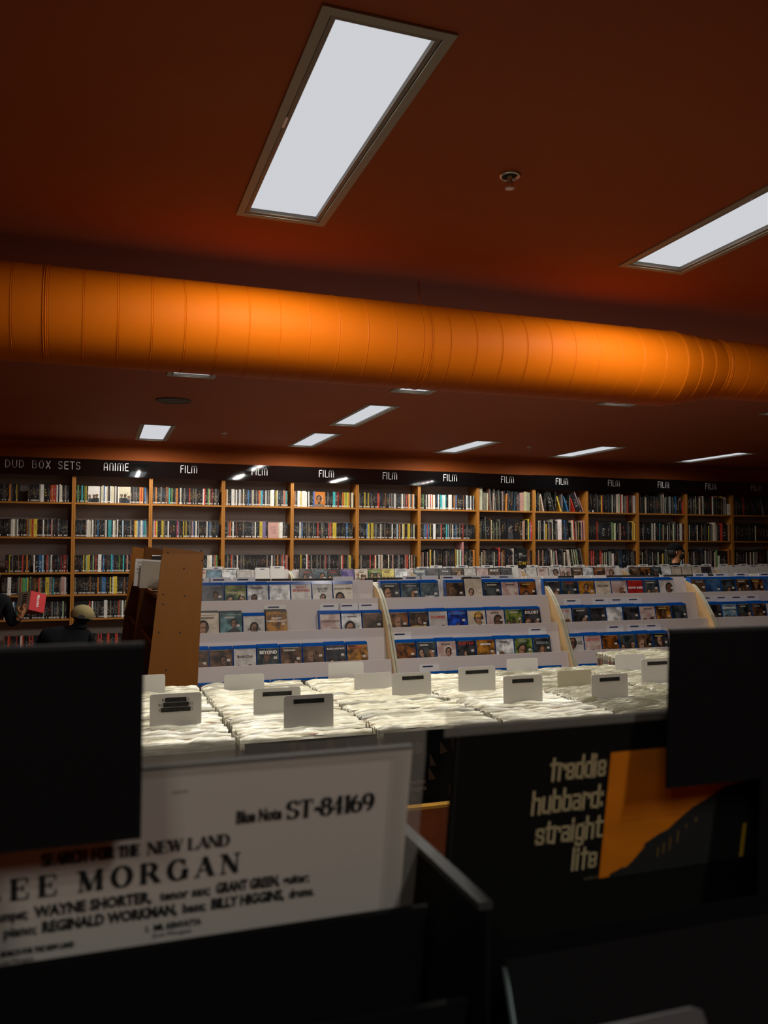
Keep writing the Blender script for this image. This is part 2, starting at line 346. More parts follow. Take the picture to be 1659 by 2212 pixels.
# ------------------------------------------------------------------ ceiling lights
ROWN = ['large troffer light in the middle of the ceiling, nearest of all', 'troffer light cut off by the right edge of the picture',
  'ceiling light peeking out under the duct, leftmost of the four', 'ceiling light peeking out under the duct, second from left', 'ceiling light peeking out under the duct, third from left', 'ceiling light peeking out under the duct at the far right edge',
  'slanting ceiling light just below the duct, set ahead of the back row', 'squarish ceiling light at left end of the row along the back wall', 'second light from left in the row along the back wall', 'third light from left in the row along the back wall', 'fourth light from left in the row along the back wall', 'rightmost thin light in the row along the back wall',
  'ceiling light behind the photographer to the left', 'ceiling light behind the photographer to the right']
for i, (a, b_, c, d, st) in enumerate(PANELS):
    a, b_, c, d = [1.22*v for v in (a, b_, c, d)]; mx_, my_ = (a+b_)/2, (c+d)/2
    t = empty('ceiling_light', (mx_, my_, CEIL), ROWN[i], 'light', 'recessed lights in the orange ceiling')
    hx, hy = (b_-a)/2, (d-c)/2
    def ring(mb, o1, o2, z0, z1, m):
        mb.box(-hx+o1, -hx+o2, -hy+o1, hy-o1, z0, z1, m); mb.box(hx-o2, hx-o1, -hy+o1, hy-o1, z0, z1, m)
        mb.box(-hx+o2, hx-o2, -hy+o1, -hy+o2, z0, z1, m); mb.box(-hx+o2, hx-o2, hy-o2, hy-o1, z0, z1, m); return mb
    ring(MB(), 0, .026, -.006, -.0005, M_frame).build('frame', t)
    ring(MB(), .026, .029, .0, .012, M_gap).build('shadow_gap', t)
    ring(MB(), .029, .042, -.003, .012, M_frame2).build('inner_frame', t)
    MB().face([(-hx+.03,-hy+.03,.013),(-hx+.03,hy-.03,.013),(hx-.03,hy-.03,.013),(hx-.03,-hy+.03,.013)], M_panel).build('diffuser', t)
    if i < 2: MB().box(-hx+.026, -hx+.032, -.12, -.06, -.007, .0, M_metal).build('latch', t)
    for k in range(5):
        ld = bpy.data.lights.new('lamp', 'SPOT'); ld.spot_size = math.pi; ld.spot_blend = .62; ld.energy = LAMP_W*st; ld.color = (1, .955, .87); ld.shadow_soft_size = 0
        lo = bpy.data.objects.new('lamp', ld); COL.objects.link(lo); lo.parent = t; lo.location = (0, (-hy+.04)+(2*hy-.08)*(k+.5)/5, .004)
# ------------------------------------------------------------------ air duct
YC, ZC, RD = 3.48, CZ+.915, .19
duct = empty('air_duct', (0, YC, ZC), 'fat round orange air duct slung under the ceiling across the whole room', 'duct')
SEG = .1266; xs = [-.07+SEG*k for k in range(-22, 26)]
def section(x0_, x1_, r0, r1, name, lip=.0016, n=40, lab=None):
    mb = MB(); mb.smooth = True; w_ = x1_-x0_; q = lambda f: r0+(r1-r0)*f
    mb.lathe([(q(0)-.0016, 0), (q(0)-.0002, .0012), (q(0), .0025), (q(0), .005), (q(.1), w_*.1), (q(.9), w_*.9), (q(1), w_-.006), (q(1)+.0003, w_-.0045), (q(1)+lip, w_-.003), (q(1)+lip, w_-.0015), (q(1)-.0016, w_)], (x0_, 0, 0), M_duct, n, 'x')
    return mb.build(name, duct)
SEAM = {}
for x in xs:
    if x+SEG > 2.8: break
    key = 'm'
    if key not in SEAM: SEAM[key] = section(0, SEG, RD, RD, 'duct_section').data; bpy.data.objects['duct_section'].location = (x,0,0)
    else: obj('duct_section', SEAM[key], duct, (x,0,0))
xe = x
for k in range(3): section(xe+k*.095, xe+(k+1)*.095, RD-k*.0133, RD-(k+1)*.0133, 'taper_section').location = (0, 0, .0065*(k+.5))
xe2 = xe+.285; RS = RD-.04
sm = None
for k in range(60):
    if sm is None: o = section(0, SEG, RS, RS, 'duct_section'); sm = o.data; o.location = (xe2,0,.022)
    else: obj('duct_section', sm, duct, (xe2+k*SEG,0,.022))
for x, r in ((-.21, RD), (1.36, RD), (xe2+.02, RS)):
    mb = MB(); mb.smooth = True
    mb.lathe([(r, -.007), (r+.0025, -.006), (r+.0025, -.0018), (r-.003, -.001), (r-.003, .001), (r+.0025, .0018), (r+.0025, .006), (r, .007)], (x,0,0), M_duct, 40, 'x').build('coupling_ring', duct, (0, 0, .022 if r == RS else 0))
for x in (-1.6, 1.37, 4.9):
    MB().box(x-.002, x+.002, -.002, .002, (RD if x < 2.8 else RS)-.01, CEIL-ZC, M_duct).build('hanger_strap', duct)
# ------------------------------------------------------------------ ceiling fittings
def sprinkler(x, y, s, lab):
    t = empty('sprinkler', (x, y, CEIL), lab, 'sprinkler', 'fire sprinklers in the ceiling')
    e = MB(); e.smooth = True
    e.lathe([(.036*s,0),(.036*s,-.004),(.030*s,-.009),(.026*s,-.006),(.024*s,-.001)], (0,0,0), M_metal, 24).build('escutcheon', t)
    e = MB(); e.lathe([(.024*s,-.002),(.001,-.002)], (0,0,0), M_gap, 16).build('recess', t)
    e = MB(); e.smooth = True; e.lathe([(.008*s,0),(.008*s,-.02*s),(.004*s,-.024*s)], (0,0,0), M_metal, 12).build('body', t)
    for d in (-1, 1): MB().box(d*.008*s-.0015, d*.008*s+.0015, -.002, .002, -.044*s, -.016*s, M_metal).build('frame_arm', t)
    e = MB()
    for k in range(10):
        a = k*math.pi/5; e.box(.004*s, .016*s, -.0022*s, .0022*s, -.0455*s, -.0435*s, M_metal, Matrix.Rotation(a, 4, 'Z'))
    e.lathe([(.001,-.046*s),(.007*s,-.046*s),(.007*s,-.042*s),(.001,-.042*s)], (0,0,0), M_metal, 12).build('deflector', t)
sprinkler(1.252, 2.37, 1.0, 'chrome sprinkler head between the two nearest ceiling lights')
sprinkler(1.245, 8.85, 1.0, 'tiny sprinkler head right of the squarish back light')
sprinkler(4.90, 8.8, 1.0, 'tiny sprinkler head between third and fourth back lights')
t = empty('ceiling_speaker', (.567, 7.02, CEIL), 'dark round flush speaker in the ceiling behind the duct', 'speaker')
MB().lathe([(.145,0),(.145,-.006),(.135,-.010),(.128,-.008)], (0,0,0), M_grille, 36).build('rim', t)
MB().lathe([(.128,-.007),(.001,-.007)], (0,0,0), M_grille, 36).build('grille', t)
# ================================================================== WALL BOOKCASES
YF = 9.95; BAY = .8405; BX0 = -1.12; NB = 13; DEP = .28
SHELF = [.50, .11, -.29, -.54, -.81, -1.19]
SIGNS = ['DVD BOX SETS', 'ANIME'] + ['FILM']*11
def bayname(k): return ['DVD BOX SETS sign', 'ANIME sign'][k] if k < 2 else ORD[k-2]+' FILM sign'
side_me = MB().box(0, .019, 0, DEP, -CZ, .86, M_wood).mesh('side_panel')
shelf_me = MB().box(.019, BAY-.019, .004, DEP-.01, -.02, 0, M_wood).mesh('shelf')
back_me = MB().box(.019, BAY-.019, DEP-.009, DEP, -CZ, .86, M_back).mesh('back_panel')
for k in range(NB):
    t = empty('bookcase', (BX0+k*BAY, YF, CZ), 'tall honey-coloured wooden bookcase under the '+bayname(k), 'bookcase', 'bookcases along the back wall')
    obj('side_panel', side_me, t, (.001,0,0)); obj('side_panel', side_me, t, (BAY-.020,0,0)); obj('back_panel', back_me, t)
    for z in SHELF: obj('shelf', shelf_me, t, (0,0,z))
    MB().box(.019, BAY-.019, .004, DEP-.01, .84, .86, M_wood).build('top_board', t)
    MB().box(.019, BAY-.019, .02, .04, -CZ, -CZ+.1, M_wood).build('kick_board', t)
    step = -.006 if k in (7, 9, 11) else 0
    g = empty('header_sign', (BX0+k*BAY, YF-.02, CZ+.80), 'glossy black header board reading %s above the %s bookcase from the left' % (SIGNS[k], ORD[k]), 'sign', 'black header boards above the bookcases')
    MB().box(0.0005, BAY-.0005, 0, .018, .0, .195+step, M_sign).build('board', g)
    MB().box(0.0005, BAY-.0005, .018, .29, .180, .195+step, M_sign).build('top_board', g)
    txt = SIGNS[k]; h = .082; sx = 1.12 if k else 1.28; tr = .012
    wd = textw(txt, DECO, h, sx, tr)
    mb = MB(); off = {0: .13, 1: .32}.get(k, .335)
    letters(mb, txt, DECO, off, .075, h, .0068, M_let, sx, -.0012, tr)
    mb.build('lettering', g)
# ------------------------------------------------------------------ cases and books on the shelves
CC = dict(k=(.012,.012,.013), d=(.03,.03,.032), s=(.15,.14,.125), w=(.72,.68,.62), c=(.62,.56,.40), r=(.50,.05,.03), y=(.62,.46,.05), b=(.04,.16,.36),
          t=(.05,.45,.45), o=(.60,.20,.03), g=(.12,.30,.08), p=(.50,.28,.24), n=(.14,.055,.02), v=(.20,.14,.30), m=(.50,.03,.15), l=(.40,.55,.62), e=(.30,.40,.22), f=(.20,.02,.015))
CNAME = dict(k='black', d='charcoal', s='grey', w='white', c='cream', r='red', y='yellow', b='blue', t='teal', o='orange', g='green', p='pink', n='brown', v='violet', m='magenta', l='pale blue', e='sage green', f='dark red')
SP_CACHE = {}
def spine_mesh(w_, h_, d_, stick):
    """box standing on z=0, spine towards -Y; UV 0..1 on the spine"""
    key = (round(w_*1000), round(h_*200), round(d_*100), stick)
    if key in SP_CACHE: return SP_CACHE[key]
    w_, h_, d_ = key[0]/1000, key[1]/200, key[2]/100
    mb = MB().box(0, w_, 0, d_, 0, h_, M_sp)
    if stick: mb.box(w_*.24, w_*.76 if w_ < .02 else w_*.24+.008, -.0006, .002, .007, .023, M_stk)
    me = mb.mesh('case'); uv = me.uv_layers.new(name='UVMap')
    for li, c in enumerate(((0,0),(1,0),(1,1),(0,1))): uv.data[li].uv = c
    SP_CACHE[key] = me; return me
STUFF = {}
def stuff_add(key, w_, h_, d_, M4, col, ro, stick):
    s = STUFF.setdefault(key, dict(v=[], f=[], mi=[], uv=[], col=[]))
    def bx(x0, x1, y0, y1, z0, z1, mi):
        i = len(s['v'])
        for p in ((x0,y0,z0),(x1,y0,z0),(x1,y1,z0),(x0,y1,z0),(x0,y0,z1),(x1,y0,z1),(x1,y1,z1),(x0,y1,z1)): s['v'].append(tuple(M4 @ Vector(p)))
        for n, q in enumerate(((0,1,5,4),(1,2,6,5),(2,3,7,6),(3,0,4,7),(4,5,6,7),(3,2,1,0))):
            s['f'].append(tuple(i+k for k in q)); s['mi'].append(mi)
            s['uv'] += [0,0,1,0,1,1,0,1] if n == 0 else [0]*8
            s['col'] += [*col, ro]*4
    bx(0, w_, 0, d_, 0, h_, 0)
    if stick: bx(w_*.24, w_*.76 if w_ < .02 else w_*.24+.008, -.0006, .002, .007, .023, 1)
def flush_stuff(key, name, label, cat, mA):
    s = STUFF[key]; me = bpy.data.meshes.new(name); me.from_pydata(s['v'], [], s['f'])
    me.materials.append(mA); me.materials.append(M_stk); me.polygons.foreach_set('material_index', s['mi'])
    uv = me.uv_layers.new(name='UVMap'); uv.data.foreach_set('uv', s['uv'])
    ca = me.color_attributes.new('Col', 'FLOAT_COLOR', 'CORNER'); ca.data.foreach_set('color', s['col'])
    return obj(name, me, None, label=label, cat=cat, kind='stuff')
ROWNM = ['top shelf', 'second shelf', 'third shelf', 'fourth shelf', 'fifth shelf', 'bottom shelf']
COUNT = {'film_case': 0, 'book': 0}; TURNED = []
def run(k, r, spec, kind, single):
    """spec: letters = colour, capital = thick box; '#x' = case turned cover-out; '_' = gap; ';' tokens for books: colour thickness(mm).height(cm)<lean"""
    x = BX0+k*BAY+.024; prev = 0; xend = BX0+(k+1)*BAY-.024; z = CZ+SHELF[r]+.0008; y = YF+.012; n = 0
    if kind == 'film_case':
        toks = []; i = 0
        while i < len(spec):
            if spec[i] == '#': toks.append('#'+spec[i+1]); i += 2
            else: toks.append(spec[i]); i += 1
        def W(ts): return sum(.135 if t[0] == '#' else .03 if t == '_' else .038 if t.isupper() else .0148 for t in ts)
        small = [t for t in toks if t.islower()]+['k']*len(toks)
        while W(toks) < xend-x-.02: toks.insert(rnd.randrange(4, len(toks)) if '_' in toks else rnd.randrange(len(toks)), rnd.choice(small))
        nat = sum(.135 if t[0] == '#' else .03 if t == '_' else .038 if t.isupper() else .0148 for t in toks)
        sc = min(1.25, (xend-x-.012)/nat)
        for t in toks:
            if t == '_': x += .03*sc; continue
            c = t[-1].lower(); thick = t.isupper() and t[0] != '#'
            w_ = (.133 if t[0] == '#' else .038 if thick else .0148)*sc*rnd.uniform(.94, 1.02)
            h_ = .19+(.006 if thick else 0)+rnd.uniform(-.003, .004)+(rnd.random() < .06)*.008
            d_ = .135 if t[0] != '#' else .016
            if x+w_ > xend: break
            ro = rnd.random(); stick = (rnd.random() < .68) and t[0] != '#'
            base = CC[c]; f = rnd.uniform(.55, 1.1) if c not in 'wc' else rnd.uniform(.8, 1.15); col = tuple(min(1, v*f) for v in base)
            yy = y+rnd.uniform(-.003, .004)
            if single and COUNT['film_case'] < 298:
                o = bpy.data.objects.new('film_case', spine_mesh(w_-.0006, h_, d_, stick)); o.color = (*col, 1)
                if t[0] == '#':
                    lab = '%s film case turned cover-out on the %s under the %s' % (CNAME[c], ROWNM[r], bayname(k))
                else:
                    lab = '%s%s film case, %s on the %s under the %s' % ('thick ' if thick else '', CNAME[c], nth(n), ROWNM[r], bayname(k))
                link(o, None, (x, yy, z), label=lab, cat='film case', group='film cases on the %s under the %s' % (ROWNM[r], bayname(k)))
                COUNT['film_case'] += 1
                if t[0] == '#': TURNED.append((o, w_, h_, k, r))
            else:
                stuff_add('dvd', w_-.0006, h_, d_, Matrix.Translation((x, yy, z)), col, ro, stick)
            x += w_; n += 1
    else:
        toks = spec.split(); n0 = len(toks); hasl = '<' in spec
        def BWd(ts): return sum(float(q[1:].split('<')[0].split('.')[0]) for q in ts)/1000
        maxl = max([abs(float(q.split('<')[1])) for q in toks if '<' in q]+[0])
        room = xend-x-.004-.27*math.tan(math.radians(maxl))-(.07 if maxl > 20 else 0)
        while BWd(toks) < room-.02: toks.insert(rnd.randrange(len(toks)//2+1), rnd.choice(['k14.25', 'k18.26', 's10.24', 'k22.27', 'd12.25', 'k16.24', 'c8.23', 'k12.26']))
        bs = min(1.12, room/BWd(toks)) if BWd(toks) > 0 else 1
        for t in toks:
            c = t[0]; rest = t[1:]; lean = 0
            if '<' in rest: rest, l = rest.split('<'); lean = float(l)
            if c == '_': x += float(rest)/1000; continue
            if '.' in rest: a, b_ = rest.split('.'); w_, h_ = float(a)/1000, float(b_)/100
            else: w_ = float(rest)/1000; h_ = rnd.uniform(.235, .275)
            w_ *= bs; h_ = min(h_, .365 if r else .31)
            col = tuple(min(1, v*rnd.uniform(.85, 1.15)) for v in CC[c]); th = math.radians(lean)
            wd = w_/math.cos(th)
            if abs(lean) > prev: x += h_*(math.tan(abs(th))-math.tan(math.radians(prev)))*.97
            prev = abs(lean)
            if x+wd > xend+.004: break
            yy = y+rnd.uniform(0, .02)
            # lean < 0: top falls to the left
            M4 = Matrix.Translation((x+(w_*0 if th < 0 else 0), yy, z)) @ Matrix.Rotation(th, 4, 'Y')
            if th > 0: M4 = Matrix.Translation((x, yy, z+w_*math.sin(th))) @ Matrix.Rotation(th, 4, 'Y')
            d_ = min(.22, h_*.75) if w_ < .1 else .03
            if COUNT['book'] < 300:
                o = bpy.data.objects.new('book', spine_mesh(w_-.0006, h_, d_, False)); o.color = (*col, 1)
                lab = '%s%s%s book, %s on the %s under the %s' % ('leaning ' if abs(lean) > 5 else '', 'face-out ' if w_ > .1 else 'thick ' if w_ > .034 else '', CNAME[c], nth(n), ROWNM[r], bayname(k))
                link(o, None, None, label=lab, cat='book', group='film books on the %s under the %s' % (ROWNM[r], bayname(k))); o.matrix_world = M4
                COUNT['book'] += 1
                if w_ > .1: TURNED.append((o, w_, h_, k, r))
            else: stuff_add('books', w_-.0006, h_, d_, M4, col, rnd.random(), False)
            x += wd; n += 1
    return x
DVD = {
 (1,0): 'kgkktkgyk#wsccbwcskwccswkw#ckkskskkorokb', (1,1): 'kkkdkkdwwcswkskkswkTkwckkkkkdkskoycbwlbt', (1,2): 'kkkyeyyekrkWbkkdkbkgktkpkwkkkkdk',
 (2,0): 'kkkskNtkgkksokkwkkskkrksskkkkwrkkpkrkkskk', (2,1): 'sprykkkyyskdwKKmskkykyksbkwskkkkwkbskkkdkk', (2,2): 'kkkkwkgkkkkkkkkkkkdkkkkkkwcwwsrgk',
 (3,0): 'okkWswsswskckkbksckskrotbkwkskcWkycKkkprk', (3,1): 'kksrokwkknKkskkkkkskwkkkYVkk#pcWkskk', (3,2): 'kkskkskkwkskkkkkkkkkkkkskkwkskkoksrkrp',
 (4,0): 'okWwWwkwkkbv#okskkkttsrkkooygyykcc', (4,1): 'kkwsbkkkskskkskrkkSkkkkrrkyYkkkkkkkkkkdkk', (4,2): 'kkkkykkwrkskkkkkskkskkskkkkkskcrkkkyyk',
 (5,0): 'skkkkykkykskkkrrkknkkssksskkkswkskrkocskowk', (5,1): 'kdkkkkbyyYkssdkwskkskkkwkkkslkokkcykkYkskck', (5,2): 'ksskkdkrkkckwspckkkkckdpkkkskkkprrkkpnks',
 (6,0): 'kkgwcwrwowkkbwttlwwtkkwWkosbkKknkwlskl', (6,1): 'kksbbkykWkkdksrkkkktlskwkkbkkskkrkkskkkk',
 (0,0): 'kkkkdksdkkosdkkyk___ddkkdkdksWKdkroRwkwckkskk', (0,1): 'kkkkkkswwcswkkddkosyorYkkkdwskpkddskkdkkd', (0,2): '____Kyksknkkrkkok_wKBlkrskwdkkdkfFd',
 (0,3): '___kkskWkdeeggtydnkrnkYSdkkksPwk', (0,4): '____wsewbtkkkksskkdkekskdsek', (0,5): '____nkrkwrkrkddk',
 (1,3): 'skkkkkkkkdkkkokdbbbkycYkndskpkkp', (1,4): 'kkkkkkkkrwssdkWkkkdsekskdky', (1,5): 'kkkkkkkdkrrkrrkgkkkkdkk'}
order = [(2,0),(3,0),(4,0),(5,0),(1,0),(1,1),(2,1),(3,1)]
for key in order: run(*key, DVD[key], 'film_case', True)
for key in DVD:
    if key not in order: run(*key, DVD[key], 'film_case', False)
flush_stuff('dvd', 'film_cases', 'hundreds of film cases standing spine-out on the lower and outer shelves of the back wall', 'film cases', M_spA)
BK = {
 (6,2): 's20.18 k18.2 n15.2 k14 s22.2 k12 y20.26 c14.25 k16 k22 d14 s10 k16 y6.27 k14 c20.26 k8 s12 l20.26 k10 p22.255 k14 k22 s12 k18 k24 s8 k18 k20 o14 o12.26 k10',
 (7,0): 'c52.30 n18.29<-4 s18.30<-4 s22.30<-4 k14 k16 s14.28<-2 p8.26 o18.22<2 k16 k16 k14 b16.26<3 k22 p8.22 k14 p10.24 k10 p12 p22.25 p22.25 k8 c20 k10 c14.26 s10.26 e24.25 k16 k18 w10 k14 y18.29',
 (7,1): 'k22 k14.30 s8.30<-2 k22 n10.28 c12.26 k18 s12.27<-1 k16 k12 k14 k110.28 k70.27 k22 n14 k22 p14.25 k6 p10.26 k20 k18 k12 y14.28 k8 b16.24 r22.25',
 (7,2): 's20.18 k14 p8 k12 r20.29 k10 n16.26 n16.26 k14 k28 k24 k20 c16.28 k18 k20 k12.29 k150.28 k8 n40.26 k20',
 (8,0): 'y16.30 k6 c16.24<-12 k60.28<-12 s6.26<-14 y16.22<-18 b14.22<-20 r10.20<-20 k70.27<-22 w10.30<-20 k22.24<-20 p8.22<-22 y14.25<-24 o10.24<-24 k16.24<-26 e14.26<-28 k60.26<-32 c6.26<-34',
 (8,1): 'k12 k10 w10.26 k12 w10.26 k12 w10.26 y16.22 s26.22<-1 c10.28<-2 w64.28<-1 k8 d14 b14.27<-3 k26.28<-2 c14.3<-2 k22 c14.27<-4 r16.28<-4 k14 p14.25<-3 k16 y6.24 k18 k16 p18.27<-2 k12 r6 p18.27<-2 k8 c16 p20.28 c12.26 k10',
 (8,2): 'k12 p12.26 n8 p8 k10 s20.28<-4 c12.26<-4 p18.25<-5 k14 s8<-5 k18<-6 c48.26<-8 k16.27<-8 k18.28<-8 e14.27<-9 k18.28<-9 c12.27<-9 k20.28<-10 e14.27<-10 k22.29<-10 k16<-10 e20.3<-11 s14.29<-11 k26.28<-9 y10.28<-8 y10.28<-8 k20 s10.3',
 (9,0): 'k14.3 s12.3 w14.3 k12 y10.24 r12.24 k20 d10 w14.25 k8 s12 c16.26 c14.26 k14 w12 k10 r18.25 c22.26 k14 k8 s16.24 s14.24 p12.24 k8 r16.25 k14 k14 k30.25 n22.25 c40.25',
 (9,1): 'k22 f24.26 k14 k70.26 k20 k30 g18.25 c10.24 k18 p10.24 k30.27 k60.28 k22 s26.25 k26.25 k14 c16.25 y8 k14 c12.27 y10 k8',
 (9,2): 'l14.24 k14 r20.25 r18.25 f10 r14.25 p16.22 c22.22 w20.21 w20.21 b12.25 k14 b20.25 k60.24 k30 d14 k10 p6.2 k12 s8.24 k14 s10.24 k12 s8 k14 d12 k16.25',
 (10,0): 'c18.23 k20.23 k30 k24.23 k14 s30.31 w16.31 k10 p6 s18.25 w8.25 k8 k24.22 b6 k30.22 k14 y6.21 k8 c8.21 k14.19 p6 k12 k10 r16.19 r14.19',
 (10,1): 'k40.25 w12.25 w14.25 k28.25 t16.25 k14 w14.22 s14.25 n10 k40.25 c20.24 k8 k14 s6 k14 k16.25 p6 k12 k16 w22.25 c22.25 k8 r10 k20',
 (10,2): 'k55.27 s6 k14 y12.21 e10 k12 g10 k14 g10 k14 k12 c8 k50.21 k90.20 l24.21 b18.21 k10 w8.18 k14',
 (11,0): 'k10 e20.27 p8 y12.24 k24 c34.27 f18.27 w10.27 k16 p10.28 r10 c10.28 k26.24 k24 k20 y14.28 k28 p10 s12 c12 w10.26 k14 w60.16',
 (11,1): 'k22.24 k20 k16 y14.22 k12 s14 w8 c40.27 k14.27 y6 k20 s8 k26 r40.26 k60 k16 k22 p8.25 k8 o12.25 n16',
 (11,2): 'k20 b14 w16.25 r8 s16.25 k30.24 w18.23 k8 y16 g12 k10 w34.18 k160.25 o16.27 n30.27',
 (12,0): 'k14 f26 k24 k24 k40 k30 k20 s8.27<-12 s8.27<-12 k30 k24 k60 k40 s6 k30', (12,1): 'k30 s6 k30 k30 k40 s8.3<-8 k40 k30 k60 k30 k40', (12,2): 'k30 k30 s6 k30 k30 o30.2 k40 s6 k30 k60 k40'}
BK[(12,0)] = BK[(12,0)]
for key, sp_ in BK.items(): run(*key, sp_, 'book', True)
if 'books' in STUFF: flush_stuff('books', 'books', 'further film books filling the dark shelves at the far right', 'books', M_spA)
# flat picture on some cover-out items (name, x, z above shelf, text)
def plate(x0, x1, z0, z1, y, m, name, label, cat, fig=None, txt=None, tcol=None, size=.03, group=None):
    t = empty(name, (x0, y, CZ+z0), label, cat, group)
    MB().box(0, x1-x0, 0, .012, 0, z1-z0, M_casek).build('case', t)
    mb = MB(); mb.face([(.003,-.0006,.003),(x1-x0-.003,-.0006,.003),(x1-x0-.003,-.0006,z1-z0-.003),(.003,-.0006,z1-z0-.003)], m); mb.build('cover_print', t)
    if fig: figures(t, x1-x0, z1-z0, *fig)
    if txt: font_obj(txt, size, tcol or M_let, t, ((x1-x0)/2, -.0016, (z1-z0)*.12), 'CENTER', bold=.0006, space=1.3)
    return t
SUIT0 = flat((.02,.02,.022)); FACE1 = flat((.24,.12,.065))
def figures(t, w_, h_, n, head, body, y=-.0012, top=.62, s=.22, seed=0, name='figure_print'):
    """n flat printed people: head, hair and shoulders"""
    r_ = random.Random(seed); mb = MB()
    SK = [flat(c) for c in ((.30,.15,.085), (.20,.10,.06), (.12,.055,.03), (.34,.20,.13))]; SHD = flat((.05,.022,.012)); BD = [SUIT0, flat((.05,.05,.06)), flat((.16,.13,.10)), flat((.10,.02,.015)), flat((.02,.035,.07))]
    for i in range(n):
        cx = w_*(i+.5)/n + r_.uniform(-.06, .06)*w_; hr = min(w_*s*r_.uniform(.8, 1.25), w_/(2.4*n)); hz = h_*top-r_.uniform(0, .12)*h_; zb = .004
        if n == 1 and s > .15: hr = w_*r_.uniform(.16, .33); cx = w_*r_.uniform(.28, .72); hz = h_*r_.uniform(.3, .72)
        sk = head if head is not FACE1 else r_.choice(SK); bd = body if body is not SUIT0 else r_.choice(BD); tl = r_.uniform(-.3, .3)
        def E(ox, oz, rx, rz, yy, m, a0=0, a1=360, k=12):
            pts = []
            for q in range(k):
                a = math.radians(a0+(a1-a0)*q/(k if a1-a0 == 360 else k-1)); px, pz = ox+rx*math.cos(a), oz+rz*math.sin(a)
                px, pz = px*math.cos(tl)-pz*math.sin(tl), px*math.sin(tl)+pz*math.cos(tl)
                pts.append((min(max(cx+px, .003), w_-.003), yy, min(max(hz+pz, zb), h_-.003)))
            if max(p[2] for p in pts)-min(p[2] for p in pts) > .002: mb.face(pts, m)
        yy = y-i*.0001; sh = [(-2.1,-9),(2.1,-9),(2.0,-2.3),(1.5,-1.7),(.5,-1.25),(-.5,-1.25),(-1.5,-1.7),(-2.0,-2.3)]
        if hz-hr*1.3 > zb: mb.face([(min(max(cx+a*hr, .003), w_-.003), yy, max(zb, hz+b_*hr)) for a, b_ in sh], bd)
        E(0, hr*.22, hr*.92, hr*1.12, yy-.0002, M_hair if r_.random() < .75 else flat((.14,.07,.03)))
        E(0, -hr*1.1, hr*.36, hr*.5, yy-.00025, SHD)
        E(hr*.05, 0, hr*.68, hr*.95, yy-.0003, SHD); E(hr*.05, 0, hr*.68, hr*.95, yy-.0004, sk, -90 if i % 2 else 60, 120 if i % 2 else 290)
        E(hr*.05, hr*.12, hr*.5, hr*.08, yy-.0005, M_hair); E(hr*.05, -hr*.5, hr*.22, hr*.06, yy-.0005, SHD)
    return mb.build(name, t)
FACE1 = flat((.24,.12,.065)); FACE2 = flat((.28,.14,.08)); FACEC = flat((.16,.22,.22)); SUIT = flat((.02,.02,.022)); SUITB = flat((.02,.05,.12)); SUITR = flat((.30,.04,.03))
for i, (o, w_, h_, k, r) in enumerate(TURNED):
    if w_ > .14 and (k, r) == (7, 2):
        f = figures(o, w_*.75, h_*.62, 3, flat((.16,.15,.14)), flat((.012,.012,.013)), -.0016, .5, .13, 5); f.location = (w_*.22, 0, h_*.37)
        font_obj('CLINT', .052, M_yel, o, (w_*.56, -.002, .062), 'CENTER', bold=.001, space=1.35)
    else: figures(o, w_-.004, h_*.9, 3 if k == 1 or k == 3 else 1, FACE1, SUIT0, -.0016, .5, .2, i+20)
# ================================================================== TIERED MEDIA RACKS
PITCH = 1.24; RX0 = .485
FRONT = [(4.60,-CZ), (4.60,-1.10), (4.66,-.93), (4.747,-.751), (4.815,-.62), (4.883,-.481), (4.95,-.395), (5.014,-.324), (5.06,-.285), (5.11,-.257), (5.173,-.240), (5.28,-.228)]
PROF = FRONT + [(10.76-y, z) for y, z in reversed(FRONT)]
LIP = [(5.045-.125*k, -.325-.18*k) for k in range(4)]
end_me = MB().prism([(y-5.38, z) for y, z in PROF], 'x', 0, .0142, M_ply, M_plye).mesh('side_panel')
def tier_mesh(k, w_):
    y1, z1 = (LIP[k] if k >= 0 else (5.165, -.215)); mb = MB()
    drop = .245 if k >= 0 else .17
    y0, z0 = y1-.055, z1-drop
    mb.prism([(y1-5.38, z1), (y1-5.38+.006, z1), (y0-5.38+.006, z0), (y0-5.38, z0)], 'x', .018, w_-.018, M_lam); return mb.mesh('tier_board')
tb = [tier_mesh(k, PITCH) for k in (-1, 0, 1, 2, 3)]
floor_me = [MB().box(.018, PITCH-.018, LIP[k][0]-5.38+.0, LIP[k][0]-5.38+.10, LIP[k][1]-.072, LIP[k][1]-.066, M_lam).mesh('tier_floor') for k in range(4)]
def rack(i, yc, row, labs):
    t = empty('media_rack', (RX0+i*PITCH, yc, CZ), labs, 'display rack', 'tiered racks in the '+row)
    obj('side_panel', end_me, t, (.002,0,0)); obj('side_panel', end_me, t, (PITCH-.0162,0,0))
    for m in tb: obj('tier_board', m, t)
    for m in floor_me: obj('tier_floor', m, t)
    MB().box(.018, PITCH-.018, -.05, .05, -.40, -.24-.0, M_lam).build('spine_box', t)
    MB().box(.018, PITCH-.018, .20, .21, -.9, -.235, M_lam).build('rear_board', t)
    MB().box(.018, PITCH-.018, -.21, .21, -.41, -.40, M_lam).build('top_floor', t)
    MB().box(.018, PITCH-.018, -.70, -.68, -CZ, -1.02, M_lam).build('kick_board', t)
    return t
for i in range(4): rack(i, 5.38, 'front row', 'white tiered display rack with plywood ends, %s in the nearer row' % ['leftmost', 'second from left', 'third from left', 'rightmost'][i])
for i in range(6): rack(i, 7.93, 'rear row', 'white tiered display rack with plywood ends, %s in the farther row' % ['leftmost', 'second from left', 'third from left', 'fourth from left', 'fifth from left', 'rightmost'][i])
